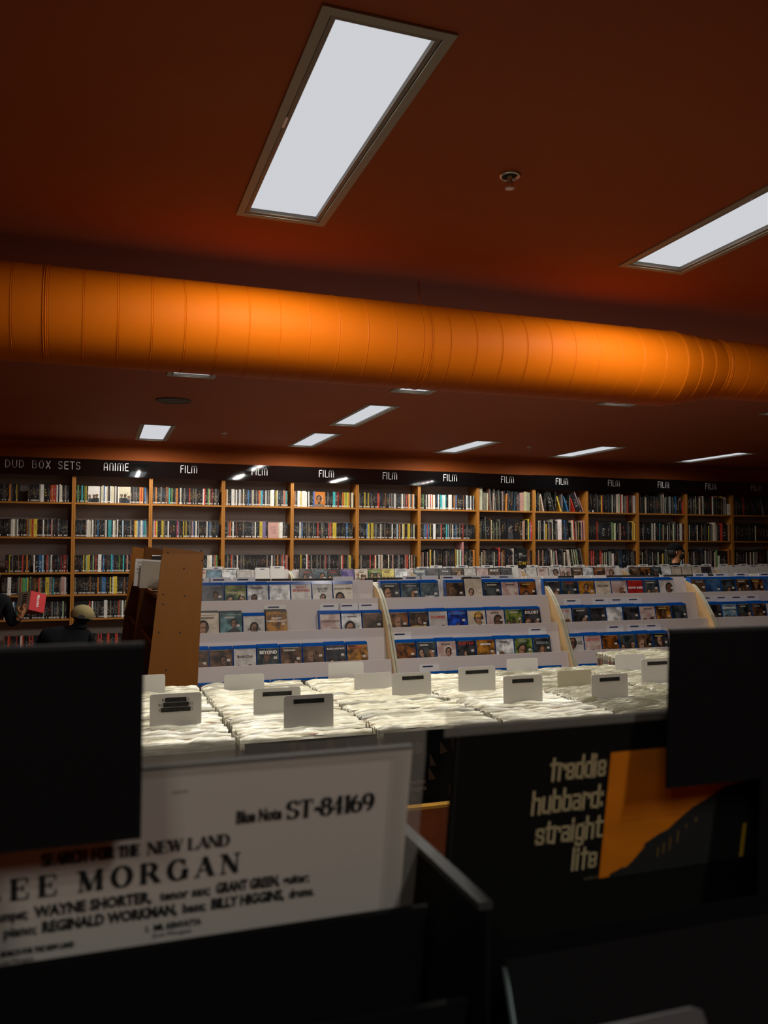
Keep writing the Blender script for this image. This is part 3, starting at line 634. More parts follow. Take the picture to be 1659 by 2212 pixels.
# ------------------------------------------------------------------ film cases facing out on the tiers
BW, BH, BT = .132, .171, .0125
case_b = MB().box(-BW/2, BW/2, 0, BT, 0, BH, M_blue).mesh('blue_case'); case_k = MB().box(-BW/2, BW/2, 0, BT, 0, .186, M_casek).mesh('black_case')
stick_me = MB().box(-.010, .010, -.0016, -.0010, -.007, .007, M_price).mesh('price_sticker')
LEAN = Matrix.Rotation(-math.radians(12.6), 4, 'X')
P_ = dict(K=((.006,.006,.008),(.05,.05,.055)), D=((.008,.012,.016),(.06,.075,.075)), G=((.01,.02,.03),(.10,.14,.15)), W=((.36,.34,.32),(.52,.49,.46)), C=((.42,.36,.28),(.55,.48,.38)),
          B=((.008,.03,.09),(.04,.10,.22)), X=((.002,.01,.10),(.01,.09,.65)), N=((.012,.008,.006),(.12,.06,.03)), O=((.04,.015,.004),(.42,.18,.02)), R=((.22,.01,.01),(.42,.02,.015)),
          F=((.012,.007,.005),(.26,.08,.01)), E=((.02,.05,.01),(.22,.26,.05)), S=((.25,.26,.27),(.75,.76,.76)), T=((.01,.05,.06),(.10,.22,.24)), P=((.35,.22,.20),(.50,.42,.38)), L=((.06,.12,.17),(.22,.34,.42)), V=((.05,.04,.14),(.20,.14,.30)), Y=((.35,.28,.06),(.62,.52,.15)))
PN = dict(K='black', D='dark', G='blue-grey', W='white', C='cream', B='navy', X='electric blue', N='brown', O='rust', R='red', F='flame', E='dark green', S='silvery', T='dark teal', P='pale pink', L='light blue', V='purple', Y='yellow')
INK = dict(w=M_let, k=M_ink, r=flat((.45,.03,.02)), y=M_yel, c=M_cream, s=flat((.3,.3,.3)), b=flat((.1,.25,.5)), l=flat((.02,.3,.9)))
import itertools
seedc = itertools.count(1)
BEHIND = MB()
def film(x, tier, yc, zoff, pk, txt='', ink='w', tz=.8, size=.02, n=0, face=None, body=None, top=.5, s=.22, blue=True, label='', group='', depth=0, sticker=True):
    """case standing in a tier pocket; depth = layers behind the front one"""
    yl, zl = LIP[tier]; yl += yc-5.38
    y = yl+.022+depth*.0135; z = CZ+zl-.064+zoff+depth*.002
    if depth:
        BEHIND.box(-BW/2, BW/2, 0, BT, 0, BH if blue else .186, M_blue if blue else M_casek, Matrix.Translation((x, y, z)) @ LEAN); return
    t = empty('disc_case', (x, y, z), label, 'disc case', group)
    t.rotation_euler = (-math.radians(12.6), 0, 0)
    hh = BH if blue else .186; top_band = .014 if blue else .004
    obj('case', case_b if blue else case_k, t)
    a = BW/2-.0016; sd = next(seedc)
    mb = MB(); mb.face([(-a,-.0006,.0016),(a,-.0006,.0016),(a,-.0006,hh-top_band),(-a,-.0006,hh-top_band)], pic(*P_[pk])); mb.build('cover_print', t)
    if n: 
        f = figures(t, BW-.01, hh-top_band-.006, n, face or FACE1, body or SUIT0, -.0012, top, s, sd); f.location = (-BW/2+.005, 0, 0)
    r_ = random.Random(sd*7); mb = MB(); ink_ = flat(r_.choice([(.45,.42,.36), (.30,.05,.03), (.40,.30,.10), (.25,.25,.24)])) if pk not in 'WCPSY' else flat((.10,.06,.05))
    zt = hh*(.84 if (n and r_.random() < .6) else .12)
    if not txt:
        q = -.035+r_.uniform(-.01, .01); ww = r_.uniform(.05, .075); e_ = q+ww; px = q
        while px < e_: c_ = r_.uniform(.004, .009); mb.face([(px,-.0020,zt-.010),(px+c_*.8,-.0020,zt-.010),(px+c_*.8,-.0020,zt),(px,-.0020,zt)], ink_); px += c_
    px = -.05
    while px < .045: c_ = r_.uniform(.006, .016); mb.face([(px,-.0020,hh*.895),(px+c_*.75,-.0020,hh*.895),(px+c_*.75,-.0020,hh*.895+.0025),(px,-.0020,hh*.895+.0025)], ink_); px += c_
    mb.build('credit_print', t, kind='stuff')
    if txt:
        lines = txt.split('/'); mx_ = max(len(l) for l in lines); size = min(size, (BW-.014)/(mx_*.62))
        font_obj('\n'.join(lines), size, INK[ink], t, (0, -.0022, hh*tz), 'CENTER', bold=size*.02)
    if sticker: obj('price_sticker', stick_me, t, (BW*.32, 0, hh*rnd.uniform(.48, .6)))
    return t
def card(x, y, z0, h_, w_, name_lab, group, lab=True, ml=None, mc=None, blank=False, lines=None, lw=.55, lx=0, tilt=-3, cat='divider card'):
    t = empty('divider_card', (x, y, z0), name_lab, cat, group); t.rotation_euler = (math.radians(tilt), 0, 0)
    r = .006; P = [(-w_/2,0),(w_/2,0),(w_/2,h_-r)] + [(w_/2-r+r*math.cos(a), h_-r+r*math.sin(a)) for a in (math.pi/4, math.pi/2)] + [(-w_/2+r, h_), (-w_/2+r-r*.7, h_-r+r*.7), (-w_/2, h_-r)]
    MB().prism(P, 'y', -.0008, .0008, mc or M_card).build('card', t)
    if lab:
        hh = .011 if ml is not M_dlab else .0085
        for j, ln in enumerate(lines or ['']):
            lw_ = lw*w_ if not lines or len(lines) == 1 else (.36+.07*min(j, 2))*w_*1.15
            zt = h_-.010-j*(hh+.001)
            MB().box(lx-lw_/2, lx+lw_/2, -.0014, -.0008, zt-hh, zt, ml or M_blab).build('label', t)
            if ln: font_obj(ln, .0105, flat((.05,.045,.04)), t, (lx, -.0018, zt-hh+.002), 'CENTER')
    return t
RN = ['leftmost', 'second', 'third', 'fourth', 'fifth', 'sixth']
TN = ['top tier', 'middle tier', 'lower tier', 'lowest tier']
# tuples: picture, text, ink, text height, size, figures, options
T = {
 (0,0): (.590-.069, [('B','THE DEFENSE','s',.35,.016,0),('K','','w',.6,.02,1,dict(top=.62)),('E','AVENGERS','c',.6,.022,2,dict(top=.45)),('S','','k',.5,.02,1,dict(body='k')),('S','','k',.5,.02,0),('W','ADULT/BEGINNERS','r',.78,.026,3,dict(top=.25,s=.12)),('W','ALL I SEE/IS YOU','k',.72,.018,1,dict(top=.55)),('C','ALL GOOD THINGS','k',.72,.016,1,dict(top=.35))]),
 (0,1): (.615, [('C','','k',.5,.02,1,dict(top=.72,blue=0)),('T','','w',.5,.02,1,dict(top=.6,blue=0)),('W','the attack','k',.42,.022,1,dict(top=.2)),('O','AUGUST/OSAGE COUNTY','w',.72,.02,2,dict(top=.22,blue=0))]),
 (0,11): (1.365, [('P','BARBERSHOP','n',.62,.024,5,dict(top=.32,s=.1)),('S','','k',.5,.02,1,dict(top=.35)),('N','BOURNE','s',.18,.018,1,dict(top=.62))]),
 (0,2): (.541, [('N','','w',.5,.02,2,dict(top=.4)),('N','BATTLE OF','s',.12,.022,1,dict(top=.55)),('W','Book Club','k',.62,.027,2,dict(top=.25)),('D','BEYOND','w',.72,.026,1,dict(top=.35)),('N','','w',.6,.02,2,dict(top=.45)),('N','','w',.5,.02,1,dict(top=.35)),('K','BLACK AND BLUE','w',.78,.024,2,dict(top=.32)),('O','','k',.7,.02,3,dict(top=.3))]),
 (1,0): (1.805, [('K','','w',.7,.02,1,{}),('G','','w',.7,.02,1,dict(top=.6)),('G','Contact','w',.36,.02,0)]),
 (1,10): (2.265, [('N','','w',.6,.02,1,dict(top=.5)),('C','','w',.5,.02,1,dict(top=.62,s=.34,blue=0)),('D','','w',.7,.012,1,dict(top=.42,s=.1)),('P','','w',.6,.02,2,dict(top=.2)),('F','','w',.6,.02,1,dict(top=.5))]),
 (1,1): (1.815, [('F','','w',.7,.02,1,dict(top=.6)),('N','DETOUR','y',.3,.026,1,{}),('W','DILEMMA','r',.66,.024,2,dict(top=.24)),('X','DIVERGENT','b',.78,.022,1,dict(top=.5,s=.1)),('C',"A DOG'S/JOURNEY",'y',.78,.018,1,dict(top=.5,s=.3)),('P','','w',.6,.02,1,dict(top=.55)),('E','','w',.6,.02,3,dict(top=.5)),('K','SOLOIST','w',.74,.03,2,dict(top=.45))]),
 (1,2): (1.82, [('F','','w',.7,.02,0),('D','','w',.6,.02,2,dict(top=.6)),('P','','w',.6,.02,1,dict(top=.45)),('K','ELEKTRA','r',.76,.026,1,dict(top=.5,s=.1)),('O','election','w',.72,.032,2,dict(top=.38)),('S','','w',.6,.02,1,dict(top=.62)),('E','','w',.6,.02,1,dict(top=.55)),('D','EXODUS','s',.68,.022,1,dict(top=.4))]),
 (2,0): (3.01, [('K','','w',.6,.02,1,{}),('D','','w',.6,.02,1,dict(s=.12)),('O','','w',.5,.02,1,dict(top=.3)),('C','GIRLS TRIP','k',.66,.026,4,dict(top=.35)),('P','','w',.5,.02,1,dict(top=.4)),('R','GOOD BOYS','w',.56,.028,0),('D','','w',.6,.02,2,{}),('W','','w',.6,.02,1,dict(top=.5))]),
 (2,1): (3.02, [('W','GUILT TRIP','r',.76,.028,2,dict(top=.35)),('K','','w',.6,.02,1,dict(top=.5)),('K','','w',.6,.02,0),('S','','w',.6,.02,0),('K','','w',.7,.016,1,dict(s=.1,top=.35)),('P','','w',.7,.02,2,dict(top=.35)),('O','','w',.6,.02,1,dict(top=.55)),('D','','w',.5,.02,2,dict(top=.4,s=.1))]),
 (2,2): (3.035, [('W','RIDING','k',.6,.04,1,dict(top=.25)),('P','IDENTITY','r',.72,.024,1,dict(top=.4,s=.14)),('F','','w',.6,.02,2,dict(top=.3)),('D','','w',.6,.02,2,dict(top=.55)),('N','','o',.6,.02,1,{}),('K','','w',.6,.02,1,{})]),
 (3,0): (4.26, [('N','','w',.6,.02,1,{}),('B','','w',.6,.02,0),('D','','w',.6,.02,1,{}),('N','','w',.6,.02,2,{}),('F','','w',.6,.02,1,dict(top=.4)),('B','','w',.6,.02,1,{})]),
 (3,1): (4.295, [('K','','w',.6,.02,1,dict(top=.4)),('L','MAMMA MIA','w',.72,.026,3,dict(top=.4)),('D','','w',.6,.02,2,{}),('N','','w',.6,.02,1,{}),('C','','w',.6,.02,1,dict(top=.3))])}
INK['n'] = flat((.10,.05,.03)); INK['o'] = flat((.5,.2,.03))
def place_row(key, yc, x0, items, tier, rowname, ri, blue=True, gtier=None, start=0, second=True):
    for j, it in enumerate(items):
        pk, txt, ink, tz, size, n = it[:6]; op = dict(it[6]) if len(it) > 6 else {}
        b = bool(op.pop('blue', blue)); 
        if op.pop('body', None) == 'k': op['body'] = SUIT
        word = txt.replace('/', ' ')
        pos = '%s on the %s of the %s %s rack' % (nth(j+start), TN[tier], RN[ri], rowname)
        lab = ('titled %s cover' % PN[pk] if word else ('%s cover with a face' % PN[pk] if n == 1 else '%s cover with people' % PN[pk] if n else '%s picture cover' % PN[pk])) + ', ' + pos
        film(x0+j*.1375, tier, yc, 0, pk, txt, ink, tz, size, n, blue=b, label=lab, group='disc cases on the tiers of the %s racks' % rowname, **op)
        if second:
            for d in range(1, 3 if (j*7+tier*3+ri) % 3 else 4):
                film(x0+j*.1375+rnd.uniform(-.0015, .0015), tier, yc, 0, 'K', depth=d, blue=b)
for (ri, tk), (x0, items) in T.items():
    tier = tk % 10 if tk != 11 and tk != 10 else (1 if tk == 11 else 0)
    st = 4 if (ri, tk) == (0, 11) else 3 if (ri, tk) == (1, 10) else 0
    place_row(None, 5.38, x0, items, tier, 'nearer', ri, start=st)
for ri, x0 in ((0, .60), (1, 1.83), (2, 3.06)):    # tops of the lowest row, mostly hidden by the records
    place_row(None, 5.38, x0, [('K','','w',.6,.02,0)]*8, 3, 'nearer', ri, second=False)
TB = {0: (1.00-.138*3, [('K','','w',.5,.02,1,{}),('N','','w',.6,.02,1,{}),('C','AMERICAN','r',.8,.026,0),('L','','w',.5,.02,3,dict(top=.55)),('S','','w',.5,.02,0),('W','','w',.6,.02,0),]),
      1: (1.86, [('K','','w',.5,.02,1,dict(top=.7)),('G','','w',.5,.02,1,dict(top=.75)),('K','','w',.5,.02,2,dict(top=.6)),('V','','w',.5,.02,0),('C','','w',.5,.02,3,dict(top=.7)),('E','','w',.5,.02,2,dict(top=.7)),('Y','','w',.5,.02,3,dict(top=.5)),('S','','w',.5,.02,0)]),
      2: (3.02, [('G','COUPLES','w',.78,.024,0),('K','','w',.5,.02,0),('K','Comedy','w',.8,.02,0),('N','','w',.5,.02,1,{}),('W','','w',.5,.02,0),('P','','r',.6,.02,0),('N','BLACK','w',.8,.03,0),('K','','w',.5,.02,0)]),
      3: (4.27, [('W','','w',.6,.02,0),('P','','w',.6,.02,1,dict(top=.5)),('W','','w',.6,.02,1,dict(top=.5)),('P','','w',.6,.02,2,dict(top=.7)),('N','','w',.6,.02,2,{}),('S','','w',.6,.02,0),('F','','w',.6,.02,2,{}),('P','','w',.6,.02,1,{})]),
      4: (5.55, [('N','','w',.6,.02,1,{}),('F','','w',.6,.02,1,{}),('D','','w',.6,.02,1,{}),('S','','w',.6,.02,0),('C','','w',.6,.02,0),('C','','w',.6,.02,0),('C','','w',.6,.02,0),('K','','w',.6,.02,0)])}
for ri, (x0, items) in TB.items(): place_row(None, 7.93, x0, items, 0, 'farther', ri, blue=False, second=False)
# rows filed along the top of both rows of racks
topc = 'KWKWSKWWKKWSKWKK'
def topcase(x, yc, c, h_, lab, grp):
    mb = MB().box(-.066, .066, 0, .014, 0, h_, {'K': M_casek, 'W': M_card, 'S': M_frame}[c])
    mb.build('disc_case', None, (x, yc, CZ-.40), label=lab, cat='disc case', group=grp)
for ri in range(4):
    for j in range(8):
        for d in (0, 1):
            c = topc[(ri*5+j*3+d*7) % 16]
            topcase(RX0+ri*PITCH+.11+j*.142, 5.47+d*.05, c, .188-(d*.004), '%s case along the top of the %s nearer rack, %s in the %s line' % ({'K':'black','W':'white','S':'grey'}[c], RN[ri], nth(j), ['front','rear'][d]), 'cases filed along the top of the nearer racks')
BEHIND.build('disc_cases', None, label='blue and black disc cases filed behind the front ones on the tiers', cat='disc cases', kind='stuff')
# divider cards between the cases on the tiers
def tcard(ri, j, tier, x, yc=5.38, up_=.046, lw=.5, blank=False, extra='', lx=0, rowname='nearer', mc=None):
    yl, zl = LIP[tier]; yl += yc-5.38
    hb = .1 if tier or yc < 6 else .1
    y = yl+.022+.055; z = CZ+zl-.064+.07; top = CZ+zl-.064+BH*.976+up_
    card(x, y+.012, z, top-z, .136, '%s divider card on the %s of the %s %s rack, %s' % ('labelled' if not blank else 'blank', TN[tier], RN[ri], rowname, extra), 'divider cards on the racks', lab=not blank, ml=M_dlab, lw=lw, lx=lx, tilt=-8, mc=mc)
for a in [(0,0,0,.585),(0,1,0,.71),(0,2,0,.86),(0,6,0,1.50),(0,3,1,1.03),(0,4,1,1.38),(0,5,1,1.50),(0,6,1,1.63),(1,0,2,1.81),(1,7,2,2.78),(1,1,0,1.98),(1,2,0,2.10),(1,3,0,2.25),(1,4,0,2.39),(1,5,0,2.53),(1,6,0,2.67),(1,0,3,1.95),
          (2,0,1,3.13),(2,2,1,3.36),(2,3,1,3.50),(2,4,1,3.64),(2,1,2,3.39),(2,2,2,3.56),(2,3,2,3.70),(2,0,3,3.45),(3,0,1,4.20+.08),(3,1,1,4.42),(3,2,1,4.56),(3,3,1,4.70),(3,0,0,4.33),(3,1,0,4.52),(3,2,0,4.72),(3,3,0,4.95)]:
    ri, j, tier, x = a
    tcard(ri, j, tier, x, up_={0: .034, 1: .048, 2: .05, 3: .04}[tier], blank=(a in [(0,6,0,1.50),(1,2,0,2.10)]), extra='%s tag' % nth(j), lx=.01*((j*3) % 3-1))
for ri in range(6):
    for j in range(8):
        if (ri, j) in ((1,0),(1,1),(1,2),(1,3),(1,4),(1,5),(1,6),(1,7),(0,5)): continue
        up_ = .030+.012*((j*5+ri) % 2)
        tcard(ri, j, 0, RX0+ri*PITCH+.11+.143*j, 7.93, up_=up_, extra='%s tag' % nth(j), rowname='farther', lw=.3+.12*((j+ri) % 3), mc=M_card)
# ================================================================== FAR RECORD BINS
BX = [-.025+.335*k for k in range(-3, 9)]; LT = CZ-.435; LPW = .315; BY0, BY1 = 1.86, 2.72
def ycols(k): return 3.08 if k >= 7 else BY1
t = empty('record_counter', (.8, 2.2, 0), 'wooden record browser counter holding the rows of plastic-sleeved records', 'record bin')
xa, xb = BX[0]-.8, BX[9]-.8
MB().box(xa, xb, -.36, -.342, LT-.34, LT-.185, M_woodf).build('front_panel', t)
MB().box(xa, xb, -.362, -.340, LT-.185, LT-.178, M_woode).build('front_edge_strip', t, label='amber edge strip')
MB().box(xa, xb, BY1-2.2+.005, BY1-2.2+.02, LT-.34, LT-.19, M_wood).build('back_panel', t)
MB().box(xa, xb, -.342, BY1-2.2+.005, LT-.34, LT-.325, M_wood).build('bin_floor', t)
MB().box(xa, xb, -.30, BY1-2.2-.05, .08, LT-.34, M_woodf).build('cabinet', t)
MB().box(xa+.05, xb-.05, -.24, BY1-2.2-.1, 0, .08, M_black).build('kick_board', t)
dv = MB().box(-.003, .003, -.342, BY1-2.2+.004, LT-.325, LT-.10, M_woodf).mesh('divider')
for x in BX[:9]: obj('divider', dv, t, (x-.8-.003, 0, 0))
t2 = empty('record_counter', (2.85, 2.6, 0), 'record browser counter continuing to the right behind the tall black card', 'record bin')
MB().box(-.86, 1.2, -.74, -.722, LT-.34, LT-.185, M_woodf).build('front_panel', t2)
MB().box(-.86, 1.2, -.722, .52, LT-.34, LT-.325, M_wood).build('bin_floor', t2)
MB().box(-.86, 1.2, .52, .54, LT-.34, LT-.19, M_wood).build('back_panel', t2)
MB().box(-.85, 1.2, -.7, .5, 0, LT-.34, M_woodf).build('cabinet', t2)
LPC = [(.5,.45,.36),(.05,.05,.05),(.25,.2,.16),(.45,.12,.06),(.1,.14,.2),(.5,.4,.2),(.03,.03,.03),(.35,.33,.3),(.5,.25,.2),(.12,.10,.08),(.6,.57,.5)]
LPM = [mat('record_cover_%s' % n, c, .5) for n, c in zip(['tan','black','taupe','rust','navy','mustard','ink','grey','salmon','umber','ivory'], LPC)]
LPN = ['tan','black','taupe','rust','navy','mustard','black','grey','salmon','brown','ivory']
lp_me = [MB().box(-LPW/2, LPW/2, -.0018, .0018, 0, .314, m).mesh('record') for m in LPM]
def plastic_mesh(seed):
    r_ = random.Random(seed); mb = MB(); mb.smooth = True; n = 18; W2 = LPW/2+.003
    ph = [r_.uniform(0, 6) for _ in range(4)]
    rows = []
    for i in range(n+1):
        u = i/n; x = -W2+2*W2*u
        hz = .3195+.003*math.sin(7*u+ph[0])+.0018*math.sin(19*u+ph[1])+r_.uniform(-.0022,.0022)
        yy = .002*math.sin(9*u+ph[2])+.0015*math.sin(23*u+ph[3])
        if i in (0, n): hz -= .004
        rows.append([(x, -.0032, .0), (x, -.0034, .292), (x, -.0030+yy*.4, .312), (x, .0002+yy, hz), (x, .0034+yy, hz-.0015), (x, .0046+yy*.5, hz-.006), (x, .0032, .300)])
    b0 = len(mb.v); k = len(rows[0])
    for r in rows: mb.v += r
    for i in range(n):
        for j in range(k-1): mb.f.append((b0+i*k+j, b0+(i+1)*k+j, b0+(i+1)*k+j+1, b0+i*k+j+1)); mb.m.append(mb.mi(M_plas if j else M_clear))
    return mb.mesh('plastic_sleeve')
pl_me = [plastic_mesh(i) for i in range(6)]
cnt = 0; stuffLP = MB(); stuffLP.smooth = False
CN = {3: 'first', 4: 'second', 5: 'third', 6: 'fourth', 7: 'fifth', 8: 'sixth', 9: 'seventh'}
for c in (2, 3, 4, 5, 6, 7, 8, 9):
    xc = BX[c]+.335/2; y = BY0+.022; n = 0; yend = (BY1-.065) if c < 9 else 3.0
    while y < yend:
        if rnd.random() < .05: y += rnd.uniform(.004, .012)
        tilt = math.radians(-6-3.5*math.sin(y*9+c)-rnd.uniform(0, 1.5)); i = rnd.randrange(11); j = rnd.randrange(6)
        x = xc+rnd.uniform(-.004, .004); z = LT-.325+rnd.uniform(-.001, .005)
        single = (3 <= c <= 6 and cnt < 300)
        if single:
            t = empty('record', (x, y, z), '%s record in clear plastic, %s from the front of the %s far column' % (LPN[i], nth(n), CN.get(c-0, 'left')), 'record', 'records in the far bins, %s column' % CN[c])
            t.rotation_euler = (tilt, 0, rnd.uniform(-.006, .006))
            obj('sleeve', lp_me[i], t); obj('plastic_sleeve', pl_me[j], t); cnt += 1
        else:
            M4 = Matrix.Translation((x, y, z)) @ Matrix.Rotation(tilt, 4, 'X')
            stuffLP.box(-LPW/2, LPW/2, -.0018, .0018, 0, .314, LPM[i], M4)
            me = pl_me[j]; b0 = len(stuffLP.v); stuffLP.v += [tuple(M4 @ v.co) for v in me.vertices]
            for p in me.polygons: stuffLP.f.append(tuple(b0+q for q in p.vertices)); stuffLP.m.append(stuffLP.mi(me.materials[p.material_index]))
        y += rnd.uniform(.0095, .0125); n += 1
stuffLP.build('records', None, label='further plastic-sleeved records packed in the left and right columns of the bins', cat='records', kind='stuff')
# the two dark front covers seen in the gap between the near records
fr = bpy.data.objects.get('record')
def art(x, y, z0, nm):
    t = empty('record', (x, y, z0), nm, 'record', 'front records of the far bins'); t.rotation_euler = (math.radians(-4), 0, 0)
    MB().box(-LPW/2, LPW/2, -.002, .002, 0, .314, M_black).build('sleeve', t); return t
for c in (4, 5):
    xc = BX[c]+.335/2
    t = art(xc, BY0+.008, LT-.325, 'black record with pale lettering at the front of the %s column above the wooden board' % CN[c])
    g1 = flat((.16,.13,.11)); g2 = flat((.06,.035,.02))
    mb = MB()
    for k in range(9): mb.face([(-.09, -.0024, .262+k*.003), (-.062, -.0024, .262+k*.003), (-.062, -.0024, .2635+k*.003), (-.09, -.0024, .2635+k*.003)], g1)
    mb.box(-.092, -.083, -.0026, -.0021, .276, .289, flat((.02,.02,.05))); mb.build('flag_print', t)
    mb = MB()
    r_ = random.Random(c)
    for k in range(16):
        a, b_ = r_.uniform(-.12, .1), r_.uniform(.15, .30); mb.face([(a,-.0023,b_),(a+r_.uniform(.003,.02),-.0023,b_),(a+r_.uniform(.003,.02),-.0023,min(.312,b_+r_.uniform(.004,.03))),(a,-.0023,min(.312,b_+.03))], g2)
    mb.build('cover_print', t)
    font_obj('nation\nSegers', .016, g1, t, (-.095, -.003, .19), name='lettering', bold=.0004)
# ------------------------------------------------------------------ white divider cards in the far bins
FC = [(.187,2.12,.075,'tall white divider card with three stacked black labels, left',['ROCK N ROLL','RHYTHM N BLUES','VARIOUS ARTISTS'],0),(.495,1.994,.076,'white divider card with one black label, nearest and lowest of the cards in the middle',['JAZZ D-G'],0),
 (.450,2.157,.069,'pinkish white divider card just behind the nearest middle card',['JAZZ D-G'],0),(.436,2.595,.041,'blank white divider card in front of the wooden end panel',None,0),(.80,2.706,.048,'blank white divider card standing highest at the back of the middle bins',None,0),
 (.827,2.493,.042,'blank greyish divider card overlapped by the labelled card on its right',None,0),(.89,2.317,.065,'white divider card with black label between two blank cards',['JAZZ'],0),(1.107,2.321,.072,'white divider card with a long black label, upper right of centre',['JAZZ K-L'],0),
 (1.438,2.641,.043,'blank pale divider card at the back right of the bins',None,0),(1.153,2.114,.074,'grey-white divider card with black label, front right',['JAZZ M'],0),(1.449,2.316,.047,'blank beige divider card on the right',None,1),(1.428,2.092,.068,'white divider card with black label, farthest right of the front ones',['JAZZ'],0),
 (1.814,2.531,.057,'blank white divider card beside the tall black card',None,0),(1.745,2.287,.076,'bright white divider card with black label touching the tall black card',['SOUNDTRACKS'],0),(.135,2.61,.051,'blank white divider card half hidden by the left black card',None,0)]
for i, (x, y, h_, lab, lines, beige) in enumerate(FC):
    card(x, y, LT-.012, h_+.008, .125, lab, 'white divider cards among the records', lab=bool(lines), ml=M_blab, lines=lines, lw=.62 if i not in (6, 9, 11) else .55, lx=.004 if i in (6,) else 0, mc=M_cardb if beige else None, tilt=-2)
# ================================================================== WOODEN TILTED DISPLAY SHELVES
def wcard(u0, z): return u0
for u in range(2):
    y0 = 4.30+u*1.02; dx = -.037*u
    t = empty('display_shelf', (dx, y0, CZ), ['amber wooden display unit leaning back, its broad end panel facing the camera', 'darker wooden display unit behind the amber one'][u], 'shelf unit', 'leaning wooden display units')
    P = [(.305,0), (.508,-.028), (.457,-CZ), (.150,-CZ)]
    def end(yy, th, name='end_panel', mtl=M_wooda):
        mb = MB().prism(P, 'y', yy, yy+th, mtl); return mb.build(name, t)
    end(0, .022)
    for (px, pz) in ((.33,-.03),(.41,-.11),(.495,-.02),(.31,-.24),(.415,-.25),(.50,-.07),(.29,-.43),(.395,-.435),(.31,-.29),(.33,-.62)):
        MB().lathe([(.0045,-.0008),(.0001,-.0008)], (px,0,pz), M_gap, 10, 'y').build('screw_hole', t)
    b = end(.975, .022); b.location = (-.036, 0, 0)
    for z_, xl in ((-.25, .293), (-.49, .27), (-.73, .245), (-.97, .22), (-1.21, .2)):
        mb = MB(); xr = .499+(z_+.028)*.033-.01
        mb.prism([(xl, z_), (xr, z_-.02), (xr, z_-.04), (xl, z_-.022)], 'y', .022, .975, M_wooda)
        b = mb.build('shelf', t); b.matrix_local = Matrix(((1,-.037,0,0),(0,1,0,0),(0,0,1,0),(0,0,0,1)))
    mb = MB().prism([(.492,-.05),(.502,-.05),(.452,-CZ+.05),(.442,-CZ+.05)], 'y', .022, .975, M_wooda)
    b = mb.build('back_board', t); b.matrix_local = Matrix(((1,-.037,0,0),(0,1,0,0),(0,0,1,0),(0,0,0,1)))
    for s_, (z_, xl) in enumerate(((-.49, .285), (-.73, .26))):
        for j in range(7 if u == 0 else 5):
            y = .035+j*.0165; c = 'spkspks'[j]
            o = bpy.data.objects.new('film_case', MB().box(0, .13, 0, .0145, 0, .19, LPM[{'s': 7, 'p': 8, 'k': 1}[c]]).mesh('film_case'))
            link(o, None, (dx+xl+.012-.037*y, y0+y, CZ+z_+.001), label='%s case edge-on, %s from the end panel, %s shelf of the %s wooden unit' % ({'s':'grey','p':'pinkish','k':'black'}[c], nth(j), ['upper', 'lower'][s_], ['amber', 'darker'][u]), cat='film case', group='film cases on the wooden units')
            o.rotation_euler = (0, math.radians(2), 0)
def sheet(x0, x1, z0, z1, y, m, lab, tilt=0, rot=0):
    t = empty('sign_card', (x0, y, CZ+z0), lab, 'sign card', 'cards on top of the wooden display unit'); t.rotation_euler = (math.radians(tilt), math.radians(rot), 0)
    MB().box(0, x1-x0, 0, .003, 0, z1-z0, m).build('card', t); return t
M_gcard = mat('grey_frosted_card', (.34,.30,.24), .5)
sheet(.209, .325, -.222, -.075, 4.66, M_gcard, 'plain grey square card in front of the white one on the wooden unit', rot=4)
q = sheet(.181, .33, -.214, -.065, 4.72, M_card, 'white card with handwriting sticking out behind the grey card', rot=4)
for j, tx in enumerate(('Anime', 'TV+S', 'F.S.', 'A')): font_obj(tx, .016, M_ink, q, (.012, -.0012, .124-.019*j))
o = MB().box(0, .05, 0, .13, 0, .19, M_casek).build('film_case', None, (.285, 4.78, CZ-.24), label='black film case poking up behind the white card on the wooden unit', cat='film case')
# ================================================================== NEAR BINS AND RECORDS
t = empty('record_bin', (.2, .35, 0), 'dark near record bin in the foreground with metal-edged compartments', 'record bin')
ZB = CZ-.44
MB().box(-.60, .70, -.26, .22, ZB-.02, ZB, M_black).build('bin_floor', t)
MB().box(-.60, .70, -.26, .22, .0, ZB-.02, M_black).build('cabinet', t)
MB().box(-.60, .70, .222, .232, 0, CZ-.30, M_black).build('back_panel', t)
M_rail = mat('grey_rail', (.022,.024,.023), .7)
for i, x in enumerate((-.347, -.001, .345)):
    MB().box(x-.006, x-.003, .045, .215, ZB, CZ-.188, M_black).build('divider', t)
    MB().box(x-.010, x-.002, .045, .218, CZ-.188, CZ-.184, M_rail).build('divider_rail', t, label='grey metal rail')
def near_lp(x, y, ztop, deg, m, lab, name='record', h_=.314):
    t = empty(name, (x, y, CZ+ztop), lab, 'record', 'records in the near bin'); t.rotation_euler = (math.radians(deg), 0, 0)
    MB().box(0, LPW, 0, .0036, -h_, 0, m).build('sleeve', t); return t
def film_sheet(t, x0, x1, top, y=-.003, wav=.0015, side=True):
    mb = MB(); mb.smooth = True; n = 16; ys = [y, y-.0005]
    zz = [-.25, -.06, -.004, top-.004, top]
    for i in range(n+1):
        u = i/n; x = x0+(x1-x0)*u
        for j, z_ in enumerate(zz):
            mb.v.append((x, y-(wav*math.sin(11*u) if j > 2 else 0)-.0006*math.sin(6*u+j), z_+(.0012*math.sin(13*u) if j == 4 else 0)))
    k = len(zz)
    for i in range(n):
        for j in range(k-1): mb.f.append((i*k+j, (i+1)*k+j, (i+1)*k+j+1, i*k+j+1)); mb.m.append(mb.mi(M_clear if j > 1 or (side and i in (0, n-1)) else M_film))
    return mb.build('plastic_sleeve', t)
